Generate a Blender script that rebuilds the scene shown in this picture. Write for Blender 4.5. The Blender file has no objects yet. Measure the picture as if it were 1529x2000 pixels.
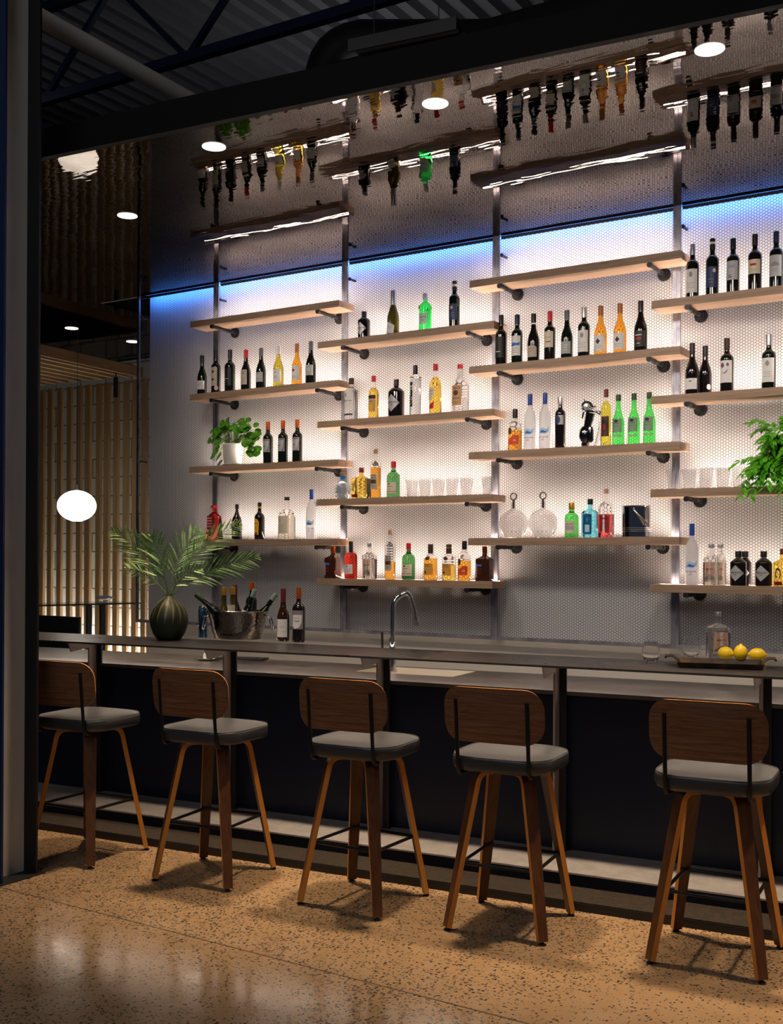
import bpy, bmesh, math, random
import numpy as np
from mathutils import Matrix, Vector
PI = math.pi
random.seed(7)
S = bpy.context.scene
COL = S.collection

# ------------------------------------------------------------------ camera
FPX, YAW, ROLL, CY = 2147.66, 0.5605, -0.0053, 1089.18
CAM = Vector((5.7434, -6.5603, 1.59))
_F = Vector((-math.sin(YAW), math.cos(YAW), 0)); _R = Vector((math.cos(YAW), math.sin(YAW), 0)); _U = Vector((0, 0, 1))
_c, _s = math.cos(ROLL), math.sin(ROLL)
_R, _U = _c * _R - _s * _U, _c * _U + _s * _R
cam_data = bpy.data.cameras.new('camera')
cam_data.sensor_fit = 'VERTICAL'; cam_data.sensor_height = 24; cam_data.lens = FPX / 2000 * 24
cam_data.shift_y = (CY - 1000) / 2000
cam_data.clip_start = 0.05; cam_data.clip_end = 100
cam = bpy.data.objects.new('camera', cam_data); COL.objects.link(cam)
M = Matrix((_R, _U, -_F)).transposed().to_4x4(); M.translation = CAM
cam.matrix_world = M
S.camera = cam

# ------------------------------------------------------------------ light and exposure
S.view_settings.view_transform = 'Standard'; S.view_settings.look = 'None'
S.view_settings.gamma = 1; S.view_settings.use_curve_mapping = False
S.view_settings.exposure = 0.2
S.cycles.use_denoising = True
S.cycles.max_bounces = 12; S.cycles.transmission_bounces = 12; S.cycles.glossy_bounces = 6; S.cycles.diffuse_bounces = 4
S.cycles.sample_clamp_indirect = 30
W = bpy.data.worlds.new('world'); S.world = W; W.use_nodes = True
W.node_tree.nodes['Background'].inputs[0].default_value = (0.55, 0.68, 1.0, 1)
W.node_tree.nodes['Background'].inputs[1].default_value = 0.028

STRIP_E = 430.0        # warm LED strip on the shelves
BLUE_E = 52.0         # blue strip above the screen
GLOBE_E = 5.0
SPOT_W = 430.0
WALL_FILL = 0.25
UPLIGHT_E = 60.0

def area(name, loc, rot, sx, sy, power, col=(1, 1, 1), spread=180):
    l = bpy.data.lights.new(name, 'AREA'); l.shape = 'RECTANGLE'; l.size = sx; l.size_y = sy
    l.energy = power; l.color = col; l.spread = math.radians(spread)
    o = bpy.data.objects.new(name, l); COL.objects.link(o); o.location = loc; o.rotation_euler = rot
    return o
# unseen fill lamps added high up to brighten the room
area('fill_lamp', (2.6, -6.5, 5.6), (math.radians(20), 0, 0), 3.0, 1.0, 38, (1, .93, .86))
area('fill_lamp', (5.6, -9.5, 5.4), (math.radians(35), 0, 0), 2.5, 1.0, 36, (.96, .97, 1))
area('fill_lamp', (-3.2, -1.5, 5.6), (math.radians(10), 0, 0), 1.5, 1.0, 4, (.9, .95, 1))
# up-light washing a patch of the roof deck
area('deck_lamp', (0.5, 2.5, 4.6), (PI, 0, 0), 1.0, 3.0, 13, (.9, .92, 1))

# ------------------------------------------------------------------ geometry helpers
ZC = 3.73                        # mirror ceiling height
PHI = 0.1003
UB = Vector((math.cos(PHI), math.sin(PHI), 0)); NB = Vector((-math.sin(PHI), math.cos(PHI), 0))
def bar(u, n, z=0.0):
    """point in bar coordinates: u along the bar, n towards the back wall"""
    p = UB * u + NB * n; return Vector((p.x, p.y, z))
def ray(x, y): return _F + _R * ((x - 764.5) / FPX) + _U * ((CY - y) / FPX)
def on_z(x, y, z): d = ray(x, y); return CAM + d * ((z - CAM.z) / d.z)
def on_y(x, y, Y): d = ray(x, y); return CAM + d * ((Y - CAM.y) / d.y)

def new_obj(name, me, mats, parent=None, smooth=False, kind=None):
    o = bpy.data.objects.new(name, me); COL.objects.link(o)
    for m in (mats if isinstance(mats, (list, tuple)) else [mats]): me.materials.append(m)
    if smooth:
        me.polygons.foreach_set('use_smooth', [True] * len(me.polygons))
    if parent: o.parent = parent
    if kind: o['kind'] = kind
    return o
def fin(name, bm, mats, parent=None, smooth=False, kind=None, angle=None, recalc=True):
    if recalc: bmesh.ops.recalc_face_normals(bm, faces=bm.faces[:])
    me = bpy.data.meshes.new(name)
    if smooth:
        for f in bm.faces: f.smooth = True
        a = math.radians(angle if angle else 40)
        for e in bm.edges:
            if len(e.link_faces) == 2 and e.calc_face_angle(0) > a: e.smooth = False
    bm.to_mesh(me); bm.free()
    return new_obj(name, me, mats, parent, False, kind)
def tag(o, label, cat, group=None):
    o['label'] = label; o['category'] = cat
    if group: o['group'] = group
    return o
def empty(name, loc, label=None, cat=None, group=None, rz=0.0):
    o = bpy.data.objects.new(name, None); COL.objects.link(o); o.location = loc; o.rotation_euler = (0, 0, rz)
    o.empty_display_size = .05
    if label: tag(o, label, cat, group)
    return o
def box(bm, x0, x1, y0, y1, z0, z1, mat=0, T=None, bev=0.0):
    vs = [bm.verts.new((x, y, z)) for z in (z0, z1) for y in (y0, y1) for x in (x0, x1)]
    fs = [bm.faces.new([vs[i] for i in q]) for q in ((0, 2, 3, 1), (4, 5, 7, 6), (0, 1, 5, 4), (2, 6, 7, 3), (0, 4, 6, 2), (1, 3, 7, 5))]
    for f in fs: f.material_index = mat
    if bev > 0:
        es = list({e for f in fs for e in f.edges})
        r = bmesh.ops.bevel(bm, geom=es, offset=bev, segments=2, affect='EDGES', profile=.5)
        vs = list({v for f in r['faces'] for v in f.verts} | {v for f in fs if f.is_valid for v in f.verts})
        for f in r['faces']: f.material_index = mat
    if T is not None:
        for v in vs:
            if v.is_valid: v.co = T @ v.co
    return vs
TB = Matrix.Rotation(PHI, 4, 'Z')       # local (u,n,z) -> world
def lathe(bm, prof, seg=28, c=(0, 0, 0), mat=0, sq=None, sx=1.0, sy=1.0, T=None, cap=True, matfn=None):
    """prof [(r,z)], sq list of squareness 0..1 per ring"""
    rings = []
    for i, (r, z) in enumerate(prof):
        k = (sq[i] if sq else 0.0); ring = []
        for j in range(seg):
            a = 2 * PI * (j + .5) / seg; ca, sa = math.cos(a), math.sin(a)
            n = 2 + k * 9
            m = (abs(ca) ** n + abs(sa) ** n) ** (-1.0 / n)
            ex = 1 + (sx - 1) * (1 if not sq else min(1, k * 1.5) if k > 0 else 0); ey = 1 + (sy - 1) * (1 if not sq else min(1, k * 1.5) if k > 0 else 0)
            v = Vector((c[0] + r * m * ca * ex, c[1] + r * m * sa * ey, c[2] + z))
            if T is not None: v = T @ v
            ring.append(bm.verts.new(v))
        rings.append(ring)
    for i in range(len(rings) - 1):
        mi = matfn(prof[i], prof[i + 1]) if matfn else mat
        for j in range(seg):
            f = bm.faces.new((rings[i][j], rings[i][(j + 1) % seg], rings[i + 1][(j + 1) % seg], rings[i + 1][j])); f.material_index = mi
    if cap:
        f = bm.faces.new(rings[0][::-1]); f.material_index = matfn(prof[0], prof[0]) if matfn else mat
        f = bm.faces.new(rings[-1]); f.material_index = matfn(prof[-1], prof[-1]) if matfn else mat
    return rings
def tube(bm, pts, r, seg=10, mat=0, cap=True, up=None, section=None):
    """sweep round (or custom 2-D section) along pts; r float or list"""
    pts = [Vector(p) for p in pts]; n = len(pts); rings = []
    prev = None
    for i, p in enumerate(pts):
        t = (pts[min(i + 1, n - 1)] - pts[max(i - 1, 0)]).normalized()
        if prev is None:
            a = Vector(up) if up else (Vector((0, 0, 1)) if abs(t.z) < .9 else Vector((1, 0, 0)))
        else: a = prev
        s = a.cross(t)
        if s.length < 1e-6: s = Vector((1, 0, 0)).cross(t)
        s.normalize(); b = t.cross(s).normalized(); prev = b
        rr = r[i] if isinstance(r, (list, tuple)) else r
        ring = []
        if section:
            for (u, v) in section: ring.append(bm.verts.new(p + s * u * rr + b * v * rr))
        else:
            for j in range(seg):
                an = 2 * PI * j / seg
                ring.append(bm.verts.new(p + s * math.cos(an) * rr + b * math.sin(an) * rr))
        rings.append(ring)
    m = len(rings[0])
    for i in range(n - 1):
        for j in range(m):
            f = bm.faces.new((rings[i][j], rings[i][(j + 1) % m], rings[i + 1][(j + 1) % m], rings[i + 1][j])); f.material_index = mat
    if cap:
        f = bm.faces.new(rings[0][::-1]); f.material_index = mat
        f = bm.faces.new(rings[-1]); f.material_index = mat
    return rings
def B(): return bmesh.new()
def simple_box(name, dims, mat, parent=None, kind=None, T=None, bev=0.0):
    bm = B(); box(bm, *dims, T=T, bev=bev); return fin(name, bm, mat, parent, kind=kind)
def bez(p0, p1, p2, n=8):
    p0, p1, p2 = Vector(p0), Vector(p1), Vector(p2)
    return [(1 - t) ** 2 * p0 + 2 * t * (1 - t) * p1 + t * t * p2 for t in [i / n for i in range(n + 1)]]

# ------------------------------------------------------------------ materials
def mat(name, col=(.5, .5, .5), rough=.5, metal=0.0, spec=.5, trans=0.0, ior=1.45, emit=None, es=0.0, coat=0.0, sub=0.0):
    m = bpy.data.materials.new(name); m.use_nodes = True
    p = m.node_tree.nodes['Principled BSDF']
    p.inputs['Base Color'].default_value = (*col, 1); p.inputs['Roughness'].default_value = rough
    p.inputs['Metallic'].default_value = metal; p.inputs['Specular IOR Level'].default_value = spec
    p.inputs['Transmission Weight'].default_value = trans; p.inputs['IOR'].default_value = ior
    p.inputs['Coat Weight'].default_value = coat
    if emit: p.inputs['Emission Color'].default_value = (*emit, 1); p.inputs['Emission Strength'].default_value = es
    return m
def nd(m, t, **kw):
    n = m.node_tree.nodes.new(t)
    for k, v in kw.items():
        if k in n.inputs.keys() if isinstance(k, str) else False: n.inputs[k].default_value = v
        else: setattr(n, k, v)
    return n
def lk(m, a, b): m.node_tree.links.new(a, b)
def ramp(m, fac, stops):
    r = m.node_tree.nodes.new('ShaderNodeValToRGB'); lk(m, fac, r.inputs[0])
    e = r.color_ramp.elements
    while len(e) > 1: e.remove(e[-1])
    e[0].position = stops[0][0]; e[0].color = (*stops[0][1], 1)
    for p_, c_ in stops[1:]:
        x = e.new(p_); x.color = (*c_, 1)
    return r.outputs[0]
def coords(m, scale=(1, 1, 1), obj=True, rot=(0, 0, 0)):
    tc = m.node_tree.nodes.new('ShaderNodeTexCoord'); mp = m.node_tree.nodes.new('ShaderNodeMapping')
    mp.inputs['Scale'].default_value = scale; mp.inputs['Rotation'].default_value = rot
    lk(m, tc.outputs['Object' if obj else 'Generated'], mp.inputs[0]); return mp.outputs[0]
def noise(m, vec, scale, detail=4, rough=.55, dist=0.0):
    n = m.node_tree.nodes.new('ShaderNodeTexNoise'); lk(m, vec, n.inputs['Vector'])
    n.inputs['Scale'].default_value = scale; n.inputs['Detail'].default_value = detail; n.inputs['Roughness'].default_value = rough
    n.inputs['Distortion'].default_value = dist
    return n.outputs[0]
def bump(m, h, strength, dist=.01):
    b = m.node_tree.nodes.new('ShaderNodeBump'); lk(m, h, b.inputs['Height']); b.inputs['Strength'].default_value = strength; b.inputs['Distance'].default_value = dist
    lk(m, b.outputs[0], m.node_tree.nodes['Principled BSDF'].inputs['Normal']); return b
def PB(m): return m.node_tree.nodes['Principled BSDF']
def wood(name, c0, c1, scale=(1.2, 14, 14), rough=.4, dark=None, coat=0.0):
    m = mat(name, c0, rough, coat=coat); v = coords(m, scale)
    n = noise(m, v, 3.0, 6, .6, 1.2)
    st = [(.3, c0), (.7, c1)] if not dark else [(.25, dark), (.45, c0), (.75, c1)]
    lk(m, ramp(m, n, st), PB(m).inputs['Base Color'])
    v2 = coords(m, tuple(a * 6 for a in scale)); bump(m, noise(m, v2, 6, 3), .08, .002)
    return m

WHITE = mat('white_plaster', (.73, .72, .72), .75)
BEIGE = mat('back_splash_board', (.66, .60, .52), .35)
STEEL = mat('raw_steel', (.27, .27, .31), .36, .9)
_v = coords(STEEL, (3, 3, 3)); lk(STEEL, ramp(STEEL, noise(STEEL, _v, 3, 5), [(.3, (.17, .17, .22)), (.7, (.40, .40, .44))]), PB(STEEL).inputs['Base Color'])
MESHM = mat('screen_wire_steel', (.10, .095, .10), .5, .55)
DARKM = mat('black_steel', (.010, .010, .011), .5, 0)
PIPE = mat('black_iron_pipe', (.035, .035, .038), .42, .6)
SHELF = wood('shelf_oak_stain', (.31, .205, .135), (.40, .27, .185), (1.0, 12, 12), .5, (.24, .15, .10))
LED = mat('led_strip_warm', (1, 1, 1), .5, emit=(1, .80, .67), es=STRIP_E)
BLED = mat('led_strip_blue', (.1, .2, 1), .5, emit=(.04, .24, 1.0), es=BLUE_E)
WALNUT = wood('walnut_veneer', (.14, .064, .032), (.24, .12, .062), (1.0, 9, 34), .38, (.06, .027, .014))
LEGW = wood('walnut_leg_veneer', (.085, .034, .014), (.15, .060, .024), (16, 16, 1.0), .36, (.055, .022, .010))
PLYE = mat('plywood_edge', (.66, .27, .045), .40)
LEATHER = mat('charcoal_leather', (.036, .037, .040), .36, 0, .7)
_v = coords(LEATHER, (1, 1, 1)); bump(LEATHER, noise(LEATHER, _v, 260, 2), .15, .0006)
RODM = mat('black_rod', (.012, .013, .015), .35, .3)
RUB = mat('rubber', (.01, .01, .01), .7)
CHROME = mat('chrome', (.75, .75, .75), .07, 1)
BRUSH = mat('brushed_steel', (.62, .60, .57), .28, 1)
BARTOP = mat('blackened_steel_top', (.052, .05, .052), .33, .2)
_v = coords(BARTOP, (1, 1, 1)); _n = noise(BARTOP, _v, 2.2, 5)
lk(BARTOP, ramp(BARTOP, _n, [(.3, (.018, .018, .022)), (.7, (.042, .038, .037))]), PB(BARTOP).inputs['Base Color'])
lk(BARTOP, ramp(BARTOP, _n, [(.3, (.24,) * 3), (.7, (.36,) * 3)]), PB(BARTOP).inputs['Roughness'])
COUNTER = mat('work_counter_steel', (.16, .145, .135), .38, .55)
_v = coords(COUNTER, (1, 1, 1)); _n = noise(COUNTER, _v, 3, 6, .65)
lk(COUNTER, ramp(COUNTER, _n, [(.3, (.12, .105, .10)), (.7, (.22, .20, .19))]), PB(COUNTER).inputs['Base Color'])
LEDGE = mat('footrest_steel', (.30, .28, .28), .42, .6)
_v = coords(LEDGE, (1, 1, 1)); lk(LEDGE, ramp(LEDGE, noise(LEDGE, _v, 9, 6, .7), [(.3, (.42, .39, .39)), (.7, (.62, .58, .58))]), PB(LEDGE).inputs['Base Color'])
PANEL = mat('black_blue_panel', (.006, .010, .024), .38, .0, .35)

STEEL2 = mat('bracket_steel', (.34, .28, .26), .5, .1)  # plates paler than their flange: backlight put into the colour
LED2 = mat('led_strip_bar', (1, 1, 1), .5, emit=(1, .80, .64), es=24)
# mirror ceiling: thin polished stainless sheets that wave
MIR = mat('rippled_stainless_ceiling', (.30, .285, .275), .03, 1)
_mv = coords(MIR, (1, 1, 1)); lk(MIR, ramp(MIR, noise(MIR, _mv, 2.6, 8, .72), [(.30, (.09, .086, .085)), (.5, (.155, .148, .144)), (.75, (.21, .20, .194))]), PB(MIR).inputs['Base Color'])
PB(MIR).inputs['Specular Tint'].default_value = (.50, .47, .455, 1)
_v = coords(MIR, (1, 1.0, 1)); _n1 = noise(MIR, _v, 1.6, 2, .5)
_v2 = coords(MIR, (1.2, 4.5, 1)); _n2 = noise(MIR, _v2, 4.0, 1.5, .5, .5)
_mx = nd(MIR, 'ShaderNodeMath', operation='MULTIPLY_ADD'); lk(MIR, _n2, _mx.inputs[0]); _mx.inputs[1].default_value = .16; lk(MIR, _n1, _mx.inputs[2])
bump(MIR, _mx.outputs[0], .22, .014)
_v3 = coords(MIR, (1, 1, 1)); _n3 = noise(MIR, _v3, 3, 8, .75)
lk(MIR, ramp(MIR, _n3, [(.35, (.008,) * 3), (.75, (.03,) * 3)]), PB(MIR).inputs['Roughness'])

# polished exposed-aggregate concrete
FLOOR = mat('polished_aggregate_concrete', (.4, .27, .15), .2, 0, .5)
def build_floor():
    m = FLOOR; tc = nd(m, 'ShaderNodeTexCoord'); g = tc.outputs['Object']
    big = noise(m, g, .9, 4, .6); mid = noise(m, g, 4.5, 5, .6)
    base = ramp(m, mid, [(.2, (.30, .19, .10)), (.5, (.36, .23, .125)), (.85, (.42, .28, .16))])
    vo = nd(m, 'ShaderNodeTexVoronoi'); lk(m, g, vo.inputs['Vector']); vo.inputs['Scale'].default_value = 88; vo.inputs['Randomness'].default_value = 1.0
    wn = noise(m, g, 140, 2)
    ad = nd(m, 'ShaderNodeMath', operation='MULTIPLY_ADD'); lk(m, wn, ad.inputs[0]); ad.inputs[1].default_value = .35; lk(m, vo.outputs['Distance'], ad.inputs[2])
    # random stone gate from the voronoi cell colour, denser in cloudy patches
    sep = nd(m, 'ShaderNodeSeparateColor'); lk(m, vo.outputs['Color'], sep.inputs[0])
    dens = nd(m, 'ShaderNodeMapRange'); lk(m, big, dens.inputs[0]); dens.inputs[1].default_value = .36; dens.inputs[2].default_value = .62; dens.inputs[3].default_value = .22; dens.inputs[4].default_value = .85
    gate = nd(m, 'ShaderNodeMath', operation='LESS_THAN'); lk(m, sep.outputs[0], gate.inputs[0]); lk(m, dens.outputs[0], gate.inputs[1])
    size = nd(m, 'ShaderNodeMapRange'); lk(m, sep.outputs[1], size.inputs[0]); size.inputs[3].default_value = .42; size.inputs[4].default_value = .78
    inside = nd(m, 'ShaderNodeMath', operation='LESS_THAN'); lk(m, ad.outputs[0], inside.inputs[0]); lk(m, size.outputs[0], inside.inputs[1])
    mask = nd(m, 'ShaderNodeMath', operation='MULTIPLY'); lk(m, gate.outputs[0], mask.inputs[0]); lk(m, inside.outputs[0], mask.inputs[1])
    stone = ramp(m, sep.outputs[2], [(0, (.035, .028, .024)), (.6, (.10, .075, .055)), (.93, (.20, .14, .09)), (1, (.36, .27, .19))])
    mix = nd(m, 'ShaderNodeMix', data_type='RGBA'); lk(m, mask.outputs[0], mix.inputs[0]); lk(m, base, mix.inputs[6]); lk(m, stone, mix.inputs[7])
    lk(m, mix.outputs[2], PB(m).inputs['Base Color'])
    lk(m, ramp(m, mid, [(.3, (.10,) * 3), (.75, (.24,) * 3)]), PB(m).inputs['Roughness'])
    bump(m, noise(m, g, 2.2, 3), .05, .02)
build_floor()
GROOVE = mat('floor_joint', (.045, .03, .02), .8)
CURB = mat('dark_curb_concrete', (.10, .065, .038), .6)  # concrete much darker than the main floor
_v = coords(CURB, (1, 1, 1)); lk(CURB, ramp(CURB, noise(CURB, _v, 60, 5, .7), [(.35, (.010, .007, .005)), (.65, (.038, .025, .016))]), PB(CURB).inputs['Base Color'])
BRICK = mat('white_painted_block', (.62, .62, .60), .7)
def build_brick():
    m = BRICK; v = coords(m, (1, 1, 1), rot=(PI / 2, 0, 0)); b = nd(m, 'ShaderNodeTexBrick'); lk(m, v, b.inputs['Vector'])
    b.inputs['Scale'].default_value = 1; b.inputs['Brick Width'].default_value = .40; b.inputs['Row Height'].default_value = .205; b.inputs['Mortar Size'].default_value = .008
    b.inputs['Color1'].default_value = (.60, .61, .60, 1); b.inputs['Color2'].default_value = (.52, .53, .53, 1); b.inputs['Mortar'].default_value = (.16, .16, .16, 1)
    lk(m, b.outputs[0], PB(m).inputs['Base Color']); bump(m, noise(m, v, 25, 5), .35, .01)
build_brick()
SLAT = wood('pale_timber_slat', (.30, .18, .085), (.40, .26, .13), (10, 10, .8), .5)
DECK = mat('galvanised_deck', (.20, .20, .21), .5, .4)
BLUEST = mat('blue_painted_steel', (.008, .016, .06), .5)
LITWEB = mat('lit_column_web', (.55, .58, .58), .45)  # web paler than the dark flanges: light on it put into the colour
FASC = mat('black_fascia', (.008, .008, .009), .7, 0, .1)
BLUEREF = mat('blue_reflection_tint', (.003, .018, .07), .5)  # blue light reflected by the column flange, put into its colour
DUCT = mat('black_duct', (.012, .012, .013), .6)
LAMPW = mat('opal_globe_glass', (1, 1, 1), .4, emit=(1, .93, .80), es=GLOBE_E)
DLW = mat('downlight_reflector', (.9, .9, .85), .5, emit=(1, .93, .82), es=1.2)
DLB = mat('downlight_bulb', (1, 1, 1), .5, emit=(1, .82, .62), es=6)
UPL = mat('cove_light_strip', (1, 1, 1), .5, emit=(1, .96, .86), es=UPLIGHT_E)
POT = mat('white_ceramic', (.75, .73, .70), .35)
SOILM = mat('soil', (.03, .02, .012), .9)
def leafmat(name, c0, c1, rough=.35):
    m = mat(name, c0, rough); v = coords(m, (1, 1, 1)); lk(m, ramp(m, noise(m, v, 30, 3), [(.35, c0), (.65, c1)]), PB(m).inputs['Base Color']); return m
LEAF1 = leafmat('round_leaf_green', (.035, .16, .008), (.12, .36, .025), .25)
LEAF2 = leafmat('palm_leaf_green', (.12, .28, .06), (.34, .50, .20), .4)
LEAF3 = leafmat('fern_leaf_green', (.03, .20, .006), (.12, .46, .015), .25)
STEMG = mat('green_stem', (.12, .22, .04), .5)
STEMB = mat('brown_stem', (.10, .06, .025), .6)
ICE = mat('silver_hammered', (.34, .31, .28), .14, 1)
_v = coords(ICE, (1, 1, 1)); _vo = nd(ICE, 'ShaderNodeTexVoronoi'); lk(ICE, _v, _vo.inputs['Vector']); _vo.inputs['Scale'].default_value = 75
bump(ICE, _vo.outputs['Distance'], .30, .003)
GLASSC = mat('clear_glass', (.98, .985, .985), .0, 0, .5, 1.0, 1.3)
GLASST = mat('thin_clear_glass', (.985, .985, .985), .0, 0, .5, 1.0, 1.16)

# ------------------------------------------------------------------ setting: floor, walls, ceilings
def struct(name, bm, m, **k): o = fin(name, bm, m, kind='structure', **k); return o
bm = B(); box(bm, -9, 12, -13, 4, -.1, 0); struct('floor', bm, FLOOR)
jp = on_z(46, 1745, 0); bm = B()
a0 = on_z(46, 1745, 0); a1 = on_z(1025, 1998, 0); dj = (a1 - a0).normalized(); nj = Vector((-dj.y, dj.x, 0)) * .003
p0 = a0 - dj * 8; p1 = a1 + dj * 8
vs = [bm.verts.new(q + Vector((0, 0, z))) for z in (-.002, .0006) for q in (p0 - nj, p1 - nj, p1 + nj, p0 + nj)]
for q in ((3, 2, 1, 0), (4, 5, 6, 7), (0, 1, 5, 4), (1, 2, 6, 5), (2, 3, 7, 6), (3, 0, 4, 7)): bm.faces.new([vs[i] for i in q])
struct('trim_1', bm, GROOVE)
# low curb the bar stands on
bm = B(); box(bm, -3.2, 9, -2.28, -1.0, 0, .042, T=TB); struct('trim_2', bm, CURB)
bm = B(); box(bm, -3.2, 9, -2.283, -2.2801, 0, .036, T=TB); struct('trim_3', bm, DARKM)
# wall behind the screen
bm = B(); box(bm, -.80, 9, .085, .30, 0, 5.2); struct('wall_back', bm, WHITE)
bm = B(); box(bm, -.80, 9, .06, .084, 0, 1.045); struct('trim_4', bm, BEIGE)
# block wall of the side room
bm = B(); box(bm, -9, -.5, 2.05, 2.25, 0, 3.72); struct('wall_block', bm, BRICK)
bm = B(); box(bm, -9, 9, 2.26, 2.4, 0, 7); struct('wall_rear', bm, mat('dark_wall', (.02, .02, .022), .8))
bm = B(); box(bm, -9.2, -9, -13, 2.4, 0, 7); struct('wall_left', bm, mat('grey_wall', (.03, .035, .05), .8))
# rippled mirror ceiling (front edge parallel to the bar)
bm = B()
fl = bar(-7.0, -2.62); fr = bar(9.5, -2.62)
pl = [(fl.x, fl.y), (fr.x, fr.y), (9, 0.0), (-1.3, 0.0), (-1.3, 2.04), (-7.5, 2.04)]
lo = [bm.verts.new((x, y, ZC)) for x, y in pl]; hi = [bm.verts.new((x, y, ZC + .03)) for x, y in pl]
bm.faces.new(lo[::-1]); bm.faces.new(hi)
for i in range(6): bm.faces.new((lo[i], lo[(i + 1) % 6], hi[(i + 1) % 6], hi[i]))
struct('ceiling', bm, MIR)
bm = B(); box(bm, -8, 9.5, -2.66, -2.62, ZC - .006, ZC + .15, T=TB); box(bm, -8, 9.5, -2.62, -2.56, ZC + .13, ZC + .15, T=TB); struct('trim_5', bm, FASC)
# dark void above the notch
bm = B(); box(bm, -1.3, 9, .001, .03, ZC, 5.2); struct('trim_6', bm, DARKM)

# roof deck with trapezoid ribs running to the back
bm = B(); x = -9.0; pts = []
while x < 12:
    pts += [(x, 6.3), (x + .07, 6.3), (x + .10, 6.37), (x + .17, 6.37)]; x += .20
vv = []
for (px, pz) in pts: vv.append((bm.verts.new((px, -13, pz)), bm.verts.new((px, 2.3, pz))))
for a, b in zip(vv, vv[1:]): bm.faces.new((a[0], b[0], b[1], a[1]))
struct('ceiling_roof', bm, DECK, recalc=False)

# roof trusses (open web joists)
def truss(p0, p1, h, name, label, r=.035):
    p0, p1 = Vector(p0), Vector(p1); t = empty(name, p0, label, 'truss')
    d = p1 - p0; L = d.length; n = max(4, int(L / .75))
    up = Vector((0, 0, h))
    for (a, b, nm) in ((Vector(), d, 'bottom_chord'), (up, d + up, 'top_chord')):
        bm = B(); tube(bm, [a, b], r, section=[(-1, -1), (1, -1), (1, 1), (-1, 1)]); fin(nm, bm, BLUEST, t)
    bm = B()
    for i in range(n):
        a = d * (i / n) + (up if i % 2 else Vector()); b = d * ((i + 1) / n) + (Vector() if i % 2 else up)
        tube(bm, [a, b], r * .6, section=[(-1, -1), (1, -1), (1, 1), (-1, 1)])
    fin('web', bm, BLUEST, t)
truss((-6, -.6, 5.3), (10, -.2, 5.3), .75, 'roof_truss', 'dark blue open web roof truss running above the mirror ceiling')
truss((-7.2, -4.5, 4.9), (-2.2, 1.8, 4.9), .9, 'roof_truss', 'dark blue roof truss behind the sloping grey pipe at top left', .05)
truss((1.8, -4.0, 5.35), (5.6, 1.8, 5.35), .8, 'roof_truss', 'dark truss with crossing webs over the upper right of the fascia', .045)

# sloping round pipe at the upper left
pa = on_z(-40, -30, 4.55); pb = on_z(160, 80, 4.55); dd = (pb - pa).normalized()
bm = B(); tube(bm, [pa - dd * 1.5, pb, pb + dd * 4.5], .052, 20)
PM = mat('grey_pipe_paint', (.75, .73, .70), .35)
tag(fin('pipe', bm, PM, smooth=True), 'long grey round pipe crossing above the column at top left', 'pipe')
# black duct with elbow
q = on_y(632, 120, .9); t = empty('air_duct', (q.x, q.y, 3.95), 'fat black air duct with an elbow rising behind the fascia', 'duct')
bm = B(); H0 = min(q.z - 3.95, 1.3)
tube(bm, [(0, 0, 0), (0, 0, H0 + .25)] + bez((0, 0, H0 + .3), (0, 0, H0 + .6), (.3, .1, H0 + .62), 6) + [(1.6, .6, H0 + .50)], .16, 20); fin('duct_run', bm, DUCT, t, True)
bm = B(); tube(bm, [(0, 0, H0 + .2), (0, 0, H0 + .24)], .175, 20); fin('collar', bm, DUCT, t, True)
# long trough lamp fixture, hanging unlit
q0 = on_z(690, 96, 4.9); q1 = on_z(900, 52, 4.9); d = (q1 - q0); L = d.length
t = empty('trough_lamp', q0, 'unlit grey trough lamp hanging under the corrugated roof', 'lamp', rz=math.atan2(d.y, d.x))
FIX = mat('fixture_grey', (.10, .10, .105), .5)
bm = B(); box(bm, 0, L, -.07, .07, 0, .03); box(bm, 0, L, -.08, -.07, -.05, .03); box(bm, 0, L, .07, .08, -.05, .03); fin('housing', bm, FIX, t)
bm = B(); tube(bm, [(L * .2, 0, .03), (L * .2, 0, 1.35)], .004, 6); tube(bm, [(L * .8, 0, .03), (L * .8, 0, 1.35)], .004, 6); fin('hanger', bm, FIX, t)
bm = B(); tube(bm, [(.02, 0, -.02), (L - .02, 0, -.02)], .014, 10); fin('tube', bm, mat('unlit_tube', (.5, .5, .5), .3), t)

# left steel column (H section) standing on the floor
def hcol():
    t = empty('steel_column', (1.235, -2.95, 0), 'tall grey H section steel column at the left edge', 'column')
    zt = 4.65
    bm = B(); box(bm, -.006, .006, -.098, .098, 0, zt); fin('web', bm, LITWEB, t)
    bm = B(); box(bm, -.095, .095, .098, .110, 0, zt); fin('flange', bm, DARKM, t)
    bm = B(); box(bm, -.095, .095, -.110, -.098, 0, zt); o = fin('flange', bm, BLUEREF, t); o['label'] = 'flange tinted blue for reflected light'
    bm = B(); box(bm, -.12, .12, -.14, .14, 0, .004); fin('base_plate', bm, DARKM, t)
hcol()

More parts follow.
